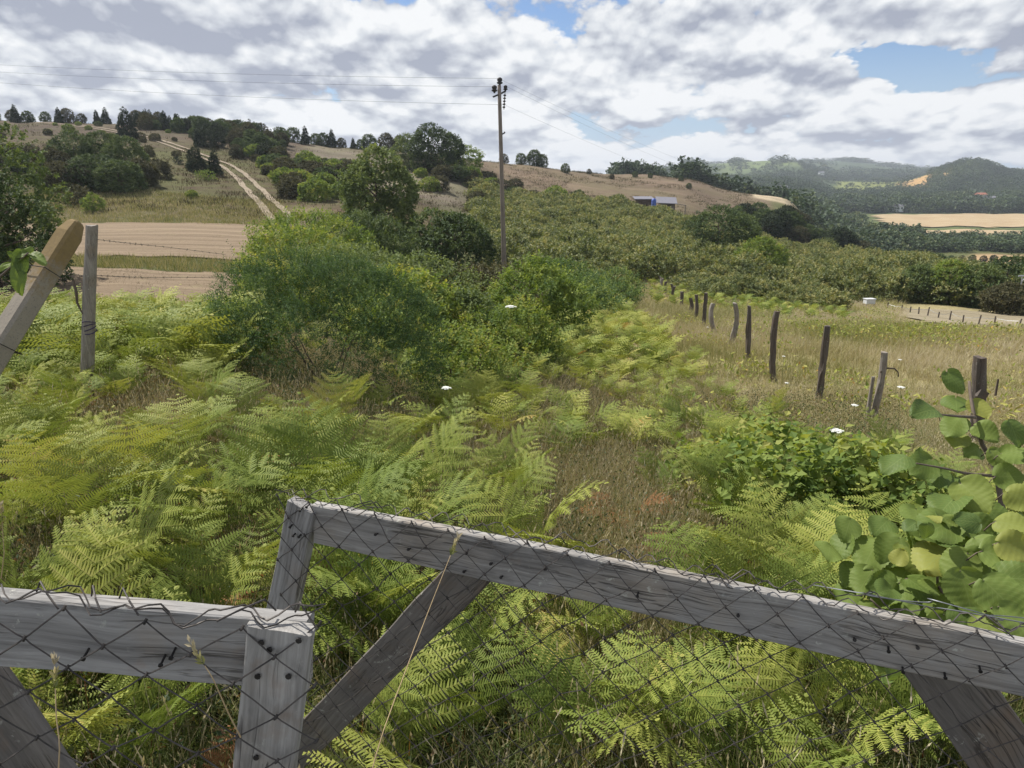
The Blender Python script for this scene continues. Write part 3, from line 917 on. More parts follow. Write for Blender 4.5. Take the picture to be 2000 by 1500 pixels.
def dup_thing(proto, loc, rot=0.0, scale=1.0, label=None, group=None):
    r = proto.copy()
    COL.objects.link(r)
    r.location = loc
    r.rotation_euler = (0, 0, rot)
    r.scale = (scale, scale, scale) if np.isscalar(scale) else scale
    if label:
        r['label'] = label
    if group:
        r['group'] = group
    for ch in list(proto.children):
        c = ch.copy()
        COL.objects.link(c)
        c.parent = r
    return r


def scatter(name, variants, P, rot, scale, mat, tshift=None, tilt=None, which=None, g=rng):
    """many small plants in ONE mesh (stuff): variants = list of (Q, tint)"""
    P = np.asarray(P, float)
    n = len(P)
    which = g.integers(0, len(variants), n) if which is None else which
    tshift = np.zeros(n) if tshift is None else tshift
    scale = np.asarray(scale, float)
    if scale.ndim == 1:
        scale = np.repeat(scale[:, None], 3, 1)
    Qs, Ts = [], []
    for v, (Q, T) in enumerate(variants):
        k = np.where(which == v)[0]
        if not len(k):
            continue
        c, s = np.cos(rot[k]), np.sin(rot[k])
        A = Q.reshape(-1, 3)[None] * scale[k][:, None]
        x = A[..., 0] * c[:, None] - A[..., 1] * s[:, None]
        y = A[..., 0] * s[:, None] + A[..., 1] * c[:, None]
        z = A[..., 2]
        B = np.stack([x, y, z], -1) + P[k][:, None]
        Qs.append(B.reshape(-1, 4, 3))
        Ts.append(np.clip(T[None] + tshift[k][:, None], 0, 1).ravel())
    return quad_mesh(name, np.concatenate(Qs), np.concatenate(Ts), mat)
# ------------------------------------------------------------------ gate of weathered planks with netting
def ray_plane(px, py, P0, N):
    r = ray(px, py)
    o = np.array([0, 0, CAMZ])
    return o + r * (np.dot(P0 - o, N) / np.dot(r, N))


def board_mesh(name, L, w, t, mat, seed=0, taper=0.0, bev=0.0025):
    """plank: local X along the length (0..L), Y across (0..w), Z through the thickness (0..t, front face at t)"""
    g = np.random.default_rng(seed)
    n = max(6, int(L / 0.04))
    xs = np.linspace(0, L, n)
    prof = [(0, bev), (0, t - bev), (bev, t), (w * 0.25, t), (w * 0.5, t), (w * 0.75, t), (w - bev, t), (w, t - bev), (w, bev), (w - bev, 0), (w * 0.5, 0), (bev, 0)]
    k = len(prof)
    V = np.zeros((n, k, 3))
    ph = g.uniform(0, 99)
    for j, (y, z) in enumerate(prof):
        e = (fbm(xs * 9 + ph, xs * 0 + (0 if y < w / 2 else 40), 3, seed) - 0.5) * 0.006 + (fbm(xs * 2 + ph, xs * 0 + (3 if y < w / 2 else 60), 2, seed) - 0.5) * 0.006
        V[:, j, 0] = xs + (0.004 * (vnoise(np.array([j * 1.7 + ph]), np.array([0.0]))[0] - 0.5) if True else 0)
        V[:, j, 1] = y + e * (abs(y - w / 2) > w * 0.4)
        V[:, j, 2] = z + (fbm(xs * 5 + ph, xs * 0 + j * 0.6, 3, seed + 3) - 0.5) * 0.0022
    idx = np.arange(n * k).reshape(n, k)
    q = np.stack([idx[:-1], idx[1:], np.roll(idx[1:], -1, 1), np.roll(idx[:-1], -1, 1)], -1).reshape(-1, 4)
    V2 = V.reshape(-1, 3)
    c0 = V[0].mean(0); c1 = V[-1].mean(0)
    V2 = np.concatenate([V2, [c0, c1]])
    tr = [(n * k, idx[0][j], idx[0][(j + 1) % k]) for j in range(k)] + [(n * k + 1, idx[-1][(j + 1) % k], idx[-1][j]) for j in range(k)]
    return raw_mesh(name, V2, [q, np.array(tr)], mat)


def frame_matrix(O, X, Y, Z):
    m_ = Matrix.Identity(4)
    for i in range(3):
        m_[i][0], m_[i][1], m_[i][2], m_[i][3] = float(X[i]), float(Y[i]), float(Z[i]), float(O[i])
    return m_


def child_at(name, me, parent, O, X, Y, Z):
    o = link(name, me, parent)
    o.matrix_basis = Matrix.Translation(-parent.location) @ frame_matrix(O, X, Y, Z)
    return o


def nail(parent, P, N, V, L=0.012, r=0.0032, bent=0.35, name='nail'):
    G = Geo()
    d = norm(N + V * bent)
    G.tube([P - N * 0.004, P + d * L * 0.8], [r * 0.6, r * 0.6], 6)
    G.tube([P + d * L * 0.8, P + d * L], [r * 1.15, r * 1.0], 8)
    me = G.mesh(name, M['iron'])
    o = link(name, me, parent)
    o.location = -parent.location
    return o


def netting(name, parent, O, U, V, N, u0, u1, v0, v1, cw, ch, seed, r=0.00122, curl=0.03):
    """diamond wire netting hung on the front of a leaf; U along the rail, V downwards, N towards the front"""
    g = np.random.default_rng(seed)
    G = Geo()
    nu = int((u1 - u0) / (cw / 2)) + 1
    rows = int((v1 - v0) / (ch / 2)) + 1
    ju = g.normal(size=(rows + 2, nu + 2)) * cw * 0.035
    jv = g.normal(size=(rows + 2, nu + 2)) * ch * 0.05

    def node(i, j):
        u = u0 + i * cw / 2 + ju[j, i]
        v = v0 + j * ch / 2 + jv[j, i]
        n_ = 0.004 + 0.004 * math.sin(u * 9 + v * 7)
        if v < 0.012:                         # above the rail the netting leans over its top edge
            n_ -= (0.012 - v) * 0.9
            v *= 0.75
        return O + U * u + V * v + N * n_
    for i in range(nu):
        for j in range(rows):
            if (i + j) % 2:
                continue
            a = node(i, j)
            for di in (1, -1):
                if 0 <= i + di <= nu:
                    b = node(i + di, j + 1)
                    m_ = (a + b) / 2 + N * 0.002 + U * g.normal() * 0.001
                    G.tube([a, a * 0.85 + b * 0.15 + N * 0.0016, m_, a * 0.15 + b * 0.85 + N * 0.0016, b], r, 4, cap=False)
            # the twist where two wires cross
            G.tube([a - V * 0.004 - U * 0.002, a + N * 0.003, a + V * 0.004 + U * 0.002], r * 1.7, 5)
    # wavy selvage wires along the top
    for s_ in range(2):
        us = np.arange(u0, u1, 0.012)
        ph = g.uniform(0, 6)
        vv = -0.014 + 0.011 * np.sin(us * 2 * math.pi / cw + ph) + 0.010 * np.sin(us * 17 + ph)
        nn = -0.012 - curl * (0.5 + 0.5 * np.sin(us * 5 + ph * 2)) + 0.01 * np.sin(us * 2 * math.pi / cw * 2 + 1)
        pts = O + us[:, None] * U + vv[:, None] * V + nn[:, None] * N
        G.tube(pts, r * 1.05, 4)
    # loose wire ends standing off the top edge
    for _ in range(9):
        u = g.uniform(u0, u1)
        p0 = O + U * u - V * 0.012
        dr = U * g.choice([-1, 1]) * g.uniform(0.03, 0.07)
        G.tube([p0, p0 + dr * 0.4 - V * 0.012 - N * 0.012, p0 + dr * 0.8 - V * 0.018 - N * 0.03, p0 + dr + V * 0.001 - N * 0.035], r * 1.1, 5)
    me = G.mesh(name, M['wire'])
    o = link(name, me, parent)
    o.location = -parent.location
    return o


def leaf_frame(ptl, pbl, pright, d0, d1):
    """origin at the post corner of the rail; U along the rail, V down across it, N (level) to the viewer, S down the sagging stile"""
    P0, P1 = atc(*ptl, d0), atc(*pright, d1)
    U = norm(P1 - P0)
    N = norm(np.cross(U, np.array([0, 0, 1.0])))
    if np.dot(N, np.array([0, 0, CAMZ]) - P0) < 0:
        N = -N
    V = np.cross(N, U)
    if V[2] > 0:
        V = -V
    S = norm(ray_plane(*pbl, P0, N) - P0)
    return P0, U, V, N, S, np.linalg.norm(P1 - P0)


def plank(e, name, O, X, Yd, N, L, w, t, mat, seed, lift):
    """a plank on the leaf's plane: O one end of its reference edge, X its length, Yd the side it extends to; lift = height of its front face"""
    X = norm(X)
    Y = np.cross(N, X)
    if np.dot(Y, Yd) < 0:
        # mirror: start from the other end so that the frame stays right-handed
        O, X = O + X * L, -X
        Y = np.cross(N, X)
    me = board_mesh(name, L, w, t, mat, seed)
    return child_at(name, me, e, O + N * (lift - t), X, Y, N)


def width_at(P0, U, N, V, px, py):
    d = ray_plane(px, py, P0, N) - P0
    return abs(np.dot(d, V))


def build_right_leaf():
    P0, U, V, N, S, L = leaf_frame((601, 979), (556, 1195), (2000, 1249), 1.75, 1.24)
    e = empty('gate_leaf', tuple(P0 + V * 1.05))
    tag(e, 'far wooden gate leaf, sagging rail rising to its corner post, with two diagonal braces', 'gate')
    rw = 0.5 * (width_at(P0, U, N, V, 660, 1072) + width_at(P0, U, N, V, 1900, 1342)) - 0.007
    P0 = P0 + V * 0.007
    plank(e, 'top_rail', P0 + U * 0.01, U, V, N, L + 0.5, rw, 0.026, M['wood_pale'], 11, 0.0)
    sw = 0.080
    plank(e, 'stile', P0 - U * sw * 0.68 - S * 0.004, S, U, N, 1.15, sw, 0.034, M['wood'], 12, 0.010)
    Pb = P0 - N * 0.027

    def brace(a, b, w, seed):
        A, B = ray_plane(*a, Pb, N), ray_plane(*b, Pb, N)
        X = norm(B - A)
        Y = np.cross(N, X)
        plank(e, 'brace', A - Y * w / 2, X, Y, N, np.linalg.norm(B - A), w, 0.024, M['wood_brace'], seed, -0.028)
    brace((938, 1098), (505, 1545), 0.102, 13)
    brace((1800, 1265), (2030, 1590), 0.125, 14)
    netting('wire_netting', e, P0 + N * 0.012, U, V, N, -0.09, L + 0.45, -0.006, 0.95, 0.094, 0.088, 5)
    for px, py in ((910, 1115), (962, 1100), (982, 1126), (1068, 1110), (1735, 1262), (1790, 1262), (1763, 1302), (1845, 1313), (1247, 1156), (1442, 1200), (1668, 1247), (1913, 1300), (738, 1043), (802, 1072), (915, 1073)):
        nail(e, ray_plane(px, py, P0, N), N, V * (1 if px % 2 else -1), 0.014, 0.0032)
    for px, py in ((590, 992), (603, 985), (577, 1041), (588, 1043), (571, 1024)):
        nail(e, ray_plane(px, py, P0 + N * 0.010, N), N, V, 0.012, 0.0034)
    # bright loose wire coiled along the far end of the rail
    g = np.random.default_rng(9)
    G = Geo()
    for s_ in range(2):
        us = np.linspace(L * 0.78 + s_ * 0.07, L + 0.3, 170)
        ph = g.uniform(0, 6)
        fr = g.uniform(26, 40)
        amp = 0.006 + 0.012 * smooth(us, L * 0.62, L * 0.85)
        pts = P0 + (us + 0.028 * np.cos(us * fr * 1.6 + ph))[:, None] * U + (amp * 1.0 * np.sin(us * fr + ph) - 0.012)[:, None] * V + (-0.045 - 0.012 * s_ + amp * 1.6 * np.cos(us * fr + ph * 1.3))[:, None] * N
        G.tube(pts, 0.0011, 4)
    o = link('loose_wire', G.mesh('loose_wire', M['wire_new']), e)
    o.location = -e.location


def build_left_leaf():
    P0, U, V, N, S, L = leaf_frame((617, 1206), (578, 1500), (0, 1157), 0.955, 0.955)
    e = empty('gate_leaf', tuple(P0 + V * 0.95))
    tag(e, 'near wooden gate leaf with level rail, broad nailed end post and one diagonal brace', 'gate')
    rw = 0.5 * (width_at(P0, U, N, V, 10, 1308) + width_at(P0, U, N, V, 470, 1336)) - 0.010
    P0 = P0 + V * 0.010
    plank(e, 'top_rail', P0 + U * 0.012, U, V, N, L + 0.4, rw, 0.027, M['wood'], 21, -0.002)
    sw = np.linalg.norm(ray_plane(617, 1210, P0, N) - ray_plane(491, 1204, P0, N)) * 0.98
    plank(e, 'stile', P0 + S * 0.002, S, U, N, 1.05, sw, 0.026, M['wood_pale'], 22, 0.026)
    Pb = P0 - N * 0.03

    def brace(a, b, w, seed):
        A, B = ray_plane(*a, Pb, N), ray_plane(*b, Pb, N)
        X = norm(B - A)
        Y = np.cross(N, X)
        plank(e, 'brace', A - Y * w / 2, X, Y, N, np.linalg.norm(B - A), w, 0.024, M['wood_brace'], seed, -0.031)
    brace((-148, 1290), (70, 1590), 0.105, 23)
    netting('wire_netting', e, P0 + N * 0.028, U, V, N, -0.012, L + 0.35, -0.006, 0.75, 0.112, 0.082, 6, curl=0.02)
    for px, py in ((512, 1252), (585, 1248), (505, 1318), (565, 1318), (528, 1266), (502, 1476)):
        nail(e, ray_plane(px, py, P0 + N * 0.026, N), N, V, 0.005, 0.0038, 0.0)
    for px, py in ((172, 1268), (342, 1266), (322, 1280)):
        nail(e, ray_plane(px, py, P0, N), N, V, 0.016, 0.003, 0.5)


build_right_leaf()
build_left_leaf()


# ------------------------------------------------------------------ fence posts
def post_mesh(g, h, r, top=None, sides=10, rough=0.16, lean=(0, 0), squash=1.0, kink=0.0):
    n = 14
    zs = np.linspace(-0.25, h, n)
    ang = np.linspace(0, 2 * math.pi, sides, endpoint=False)
    V = []
    ph = g.uniform(0, 50)
    for z in zs:
        t = z / h
        rr = r * (1.08 - 0.2 * t)
        k = 1 + rough * 2 * (vnoise(np.cos(ang) * 1.5 + ph, np.sin(ang) * 1.5, np.full(sides, z * 3.0)) - 0.5) + rough * (vnoise(np.cos(ang) * 4 + ph, np.sin(ang) * 4, np.full(sides, z * 7.0)) - 0.5)
        ox = lean[0] * t + kink * math.sin(t * 2.6) * r * 2
        V.append(np.stack([ox + rr * k * np.cos(ang), lean[1] * t + rr * squash * k * np.sin(ang), np.full(sides, z) + (0.05 * r * 10 * (vnoise(np.cos(ang) + ph, np.sin(ang)) - 0.5) * (t > 0.98))], -1))
    V = np.concatenate(V)
    idx = np.arange(n * sides).reshape(n, sides)
    q = np.stack([idx[:-1], np.roll(idx[:-1], -1, 1), np.roll(idx[1:], -1, 1), idx[1:]], -1).reshape(-1, 4)
    c = V[idx[-1]].mean(0) + [0, 0, 0.004]
    V = np.concatenate([V, [c]])
    tr = np.array([(idx[-1][j], idx[-1][(j + 1) % sides], n * sides) for j in range(sides)])
    # local X of the wood grain runs up the post: build lying and stand it by the object's rotation
    W = np.stack([V[:, 2], V[:, 0], V[:, 1]], -1)
    return W, [q, tr]


def stand(o, loc):
    o.matrix_basis = Matrix.Translation(Vector(tuple(float(v) for v in loc))) @ Matrix(((0, 1, 0, 0), (0, 0, 1, 0), (1, 0, 0, 0), (0, 0, 0, 1)))
    return o


FP = [  # px top, py top, px base, distance, height-adjust, radius px, material, label
    (1917, 699, 1908, 8.6, 12.5, 'post', 'thick round sawn fence post behind the hazel leaves, nearest of the row'),
    (1724, 687, 1702, 10.2, 9.0, 'post_grey', 'leaning split fence post with a curled branch stub near its top'),
    (1612, 636, 1597, 12.0, 8.0, 'post', 'crooked dark fence post left of the split one with the curled stub'),
    (1522, 608, 1511, 14.0, 7.0, 'post', 'dark slightly tilted fence post, fourth of the row counted from the hazel'),
    (1464, 598, 1461, 16.0, 5.5, 'post', 'straight black topped fence post standing right of two paler posts'),
    (1429, 592, 1424, 18.2, 5.5, 'post_grey', 'pale grey fence post leaning a little to the right'),
    (1400, 593, 1399, 20.5, 5.5, 'post_grey', 'short pale grey fence post between a taller pale and a taller dark one'),
    (1379, 572, 1374, 22.8, 4.6, 'post', 'tallest of the mid row fence posts, thin and dark'),
    (1360, 576, 1358, 25.4, 4.4, 'post', 'thin dark fence post just left of the tallest mid row post'),
    (1346, 582, 1345, 28.0, 4.4, 'post', 'short dark fence post with a broad head in the mid row'),
    (1332, 570, 1331, 31.0, 4.2, 'post', 'knobbly fence post left of the broad headed short one'),
    (1319, 559, 1318, 34.0, 3.6, 'post', 'dark fence post with open gaps on both sides near the far end of the row'),
    (1309, 554, 1309, 37.0, 3.2, 'post', 'far dark fence post, second of a close pair'),
    (1303, 550, 1303, 40.0, 3.2, 'post', 'far dark fence post, first of a close pair'),
    (1296, 544, 1296, 43.0, 3.2, 'post_grey', 'far grey fence post, third from the far end of the row'),
    (1290, 541, 1290, 46.0, 3.2, 'post_grey', 'far grey fence post, second from the far end of the row'),
    (1284, 538, 1285, 49.0, 3.2, 'post_grey', 'farthest grey fence post at the end of the row'),
]
for i, (tx, ty, bx, D, rpx, mt, lab) in enumerate(FP):
    g = np.random.default_rng(100 + i)
    B = gp(bx, D)
    T = atD(tx, ty, D)
    dep = D * CP - (T[2] - CAMZ) * SP
    r = rpx / F * dep * (1.0 if i < 2 else 0.86)
    h = T[2] - B[2]
    lean = (T[0] - B[0], g.uniform(-0.05, 0.05))
    G = Geo()
    if i == 1:                                   # split post: two uneven halves
        W, Fs = post_mesh(g, h, r * 0.72, lean=(lean[0], 0), kink=0.5, rough=0.3)
        G.add(W, Fs)
        W, Fs = post_mesh(g, h * 0.66, r * 0.42, lean=(lean[0] * 0.55, 0.02), kink=-0.2)
        W[:, 1] -= r * 0.95
        G.add(W, Fs)
    else:
        W, Fs = post_mesh(g, h, r, lean=lean, rough=0.14 if i == 0 else 0.46, kink=(0.0 if i in (0, 4) else g.uniform(-1.2, 1.2)))
        G.add(W, Fs)
    me = G.mesh('fence_post', M[mt])
    root = empty('fence_post', tuple(B))
    tag(root, lab, 'fence post', 'posts of the fence running down the slope')
    stand(link('post_shaft', me, root), (0, 0, 0))
    if i == 1:
        s = Geo()
        p = np.array([lean[0] * 0.74, -0.02, h * 0.73])
        s.tube([p, p + [0.09, 0, 0.06], p + [0.20, 0, 0.055], p + [0.26, 0, 0.0], p + [0.28, 0, -0.07]], [0.016, 0.014, 0.012, 0.010, 0.007], 6)
        link('branch_stub', s.mesh('branch_stub', M['bark'], True), root)
    if i == 0:
        s = Geo()
        s.box((-r * 1.25, -0.05, h * 0.62), (0.12, 0.05, 0.10), Matrix.Rotation(0.4, 3, 'Y'))
        link('side_block', s.mesh('side_block', M['post']), root)
        s = Geo()
        s.tube([(r * 1.0, -r * 0.4, h * 0.78), (r * 1.05, -r * 0.4, h * 0.6)], [0.012, 0.014], 6)
        link('bark_strip', s.mesh('bark_strip', M['bark']), root)


# leaning concrete post and the wooden post behind it
def concrete_post():
    top = atc(148, 438, 3.35)
    bot = atc(-78, 800, 3.02)
    X = norm(top - bot)
    L = np.linalg.norm(top - bot)
    n = 26
    a = 0.049
    xs = np.linspace(-0.5, L, n)
    prof = [(-1, -1), (-1, 1), (1, 1), (1, -1)]
    ring = []
    for i in range(4):
        p, q = np.array(prof[i]), np.array(prof[(i + 1) % 4])
        ring += [p * 0.86 + q * 0.14, p * 0.5 + q * 0.5, p * 0.14 + q * 0.86]
    ring = np.array(ring, float)
    k = len(ring)
    V = []
    for j, x in enumerate(xs):
        w = a * (1.0 - 0.10 * max(0, x) / L)
        e = (x - (L - 0.05)) / 0.05
        if e > 0:
            w *= math.sqrt(max(0.05, 1 - 0.55 * e * e))
        no = 1 + 0.03 * (vnoise(ring[:, 0] * 3, ring[:, 1] * 3, np.full(k, x * 12), 8) - 0.5)
        V.append(np.stack([np.full(k, x), ring[:, 0] * w * no, ring[:, 1] * w * no], -1))
    xs_top = V[-1].copy()
    V.append(np.stack([xs_top[:, 0] + 0.012, xs_top[:, 1] * 0.7, xs_top[:, 2] * 0.7], -1))
    V = np.concatenate(V)
    n2 = n + 1
    idx = np.arange(n2 * k).reshape(n2, k)
    q = np.stack([idx[:-1], np.roll(idx[:-1], -1, 1), np.roll(idx[1:], -1, 1), idx[1:]], -1).reshape(-1, 4)
    c = V[idx[-1]].mean(0) + [0.004, 0, 0]
    V = np.concatenate([V, [c]])
    tr = np.array([(idx[-1][j], idx[-1][(j + 1) % k], n2 * k) for j in range(k)])
    V[:, 0] *= 1
    me = raw_mesh('concrete_post', V, [q, tr], M['concrete'])
    # turn about its own length so that one face looks up-left, the other down-right to the viewer
    view = norm(np.array([0, 0, CAMZ]) - top)
    view = norm(view - X * np.dot(view, X))
    side = np.cross(X, view)
    th = R(36)
    Y = view * math.cos(th) + side * math.sin(th)
    Z = np.cross(X, Y)
    o = link('concrete_post', me)
    o.matrix_basis = frame_matrix(bot, X, Y, Z)
    tag(o, 'leaning square concrete post with ochre lichen on its upper end', 'post')
    # wire ties round it
    for t, sag in ((0.71, 0.0), (0.31, 0.01)):
        G = Geo()
        c0 = bot + X * L * t
        pts = [c0 + (Y * a_ + Z * b_) * 0.064 + X * 0.006 * i for i, (a_, b_) in enumerate(((-1, -1), (1, -1), (1, 1), (-1, 1), (-1, -1)))]
        G.tube(pts, 0.0022, 5)
        tag(link('tie_wire', G.mesh('tie_wire', M['iron'])), 'thin wire tied round the %s of the leaning concrete post' % ('upper part' if t > 0.5 else 'lower part'), 'wire')


concrete_post()


def wooden_post():
    D = 7.2
    B = gp(170, D)
    T = atD(181, 441, D)
    dep = D * CP - (T[2] - CAMZ) * SP
    g = np.random.default_rng(55)
    W, Fs = post_mesh(g, T[2] - B[2], 12.5 / F * dep, lean=(T[0] - B[0], 0), rough=0.08, kink=-0.1)
    root = empty('wooden_post', tuple(B))
    tag(root, 'upright grey split fence post just behind the leaning concrete post', 'fence post')
    stand(link('post_shaft', raw_mesh('post_shaft', W, Fs, M['post_grey']), root), (0, 0, 0))
    h = T[2] - B[2]
    G = Geo()
    G.tube([(0.10, -0.03, h * 0.72), (0.13, -0.06, h * 0.66), (0.115, -0.05, h * 0.60), (0.15, -0.05, h * 0.54)], [0.012, 0.014, 0.012, 0.005], 6)
    link('bark_strip', G.mesh('bark_strip', M['bark']), root)
    G = Geo()
    for i in range(4):
        z = h * (0.44 + 0.016 * i)
        a = np.linspace(0, 2 * math.pi, 14)
        G.tube(np.stack([0.060 * np.cos(a) + (T[0] - B[0]) * 0.46, 0.060 * np.sin(a), z + 0.02 * np.sin(a + i)], -1), 0.005, 5)
    link('cord_wrap', G.mesh('cord_wrap', M['purple']), root)


wooden_post()


def barbed(pts, label):
    P = np.array(pts)
    s = np.linspace(0, 1, 40)
    k = np.linspace(0, 1, len(P))
    C = pchip(k, P, s)
    G = Geo()
    G.tube(C, 0.0025, 4)
    g = np.random.default_rng(len(label))
    for i in range(2, 39, 2):
        for _ in range(2):
            d = rvec(g, 1)[0] * 0.015
            G.tube([C[i] - d, C[i] + d], 0.002, 4)
    tag(link('barbed_wire', G.mesh('barbed_wire', M['iron'])), label, 'barbed wire')


barbed([atD(190, 468, 7.2), atD(300, 480, 8.8), atD(440, 497, 11)], 'upper barbed wire strand running from the grey split post to the shrub')
barbed([atD(185, 538, 7.2), atD(300, 542, 8.8), atD(440, 541, 11)], 'lower barbed wire strand running from the grey split post to the shrub')
barbed([atD(-40, 515, 7.4), atD(60, 519, 7.3), atD(172, 541, 7.2)], 'barbed wire strand passing behind the leaning concrete post')


# ------------------------------------------------------------------ utility pole and its lines
def pole():
    D = 42.0
    T = atD(975, 166, D)
    B = gp(986, D)
    root = empty('utility_pole', tuple(B))
    tag(root, 'tall slender wooden utility pole with insulators at the top', 'utility pole')
    d = T - B
    h = d[2]
    G = Geo()
    ts = np.linspace(0, 1, 12)
    pts = np.stack([d[0] * ts, 0 * ts, -0.4 + (h + 0.4) * ts], -1)
    G.tube(pts, 0.15 - 0.055 * ts, 12)
    link('pole_shaft', G.mesh('pole_shaft', M['pole'], True), root)
    top = np.array([d[0], 0, h])

    def bell(c, s=1.0):
        g2 = Geo()
        prof = [(0.0, 0.05), (0.06, 0.06), (0.10, 0.16), (0.16, 0.17), (0.18, 0.10), (0.26, 0.15), (0.34, 0.14), (0.40, 0.06)]
        g2.tube([c + np.array([0, 0, a * s]) for a, b in prof], [b * s for a, b in prof], 10)
        return g2
    link('insulator', bell(top + [0.03, 0, -0.02], 1.0).mesh('insulator', M['iron'], True), root)
    link('insulator', bell(top + [-0.26, -0.1, -0.42], 1.0).mesh('insulator', M['iron'], True), root)
    link('insulator', bell(top + [0.34, 0.1, -0.30], 0.75).mesh('insulator', M['iron'], True), root)
    G = Geo()
    G.tube([top + [-0.34, -0.12, -0.62], top + [-0.1, -0.05, -0.52], top + [0.12, 0.05, -0.42], top + [0.36, 0.1, -0.28]], 0.05, 6)
    G.tube([top + [0, 0, -0.1], top + [0.03, 0, 0.02]], 0.05, 6)
    link('cross_bracket', G.mesh('cross_bracket', M['iron']), root)
    G = Geo()
    for i in range(5):
        c = top + [0.30 - 0.012 * i, 0.05, -0.52 - 0.15 * i]
        G.tube([c + [0, 0, 0.05], c + [0, 0, 0.0], c + [0, 0, -0.05]], [0.04, 0.085, 0.05], 8)
    G.tube([top + [0.32, 0.05, -0.35], top + [0.25, 0.05, -1.25]], 0.02, 5)
    link('insulator_string', G.mesh('insulator_string', M['iron']), root)
    G = Geo()
    c = np.array([d[0] * 0.76, 0, h * 0.765])
    G.tube([c, c + [0.18, -0.05, 0.06], c + [0.24, -0.05, 0.14]], [0.04, 0.035, 0.05], 6)
    link('side_hook', G.mesh('side_hook', M['iron']), root)
    return T


PT = pole()


def line(a, b, sag, label, r=0.006):
    s = np.linspace(0, 1, 40)
    P = np.outer(1 - s, a) + np.outer(s, b)
    P[:, 2] -= sag * 4 * s * (1 - s)
    G = Geo()
    G.tube(P, r, 5)
    tag(link('power_line', G.mesh('power_line', M['iron'])), label, 'power line')


line(PT + [0.03, 0, 0.33], atD(-520, 90, 66), 0.5, 'uppermost power line running left from the pole top')
line(PT + [-0.28, -0.1, -0.1], atD(-520, 100, 64), 0.55, 'second power line just below the uppermost one left of the pole')
line(PT + [0.28, 0.05, -1.0], atD(-520, 112, 62), 0.6, 'lowest power line on the left, attached under the insulators')
line(PT + [0.03, 0, 0.30], atD(1560, 333, 280), 4.5, 'upper power line running from the pole to the right valley', 0.0045)
line(PT + [0.36, 0.1, -0.05], atD(1545, 335, 280), 5.0, 'middle power line running from the pole to the right valley', 0.0045)
line(PT + [0.26, 0.05, -1.0], atD(1520, 338, 280), 5.0, 'lower power line running from the pole to the right valley', 0.0045)
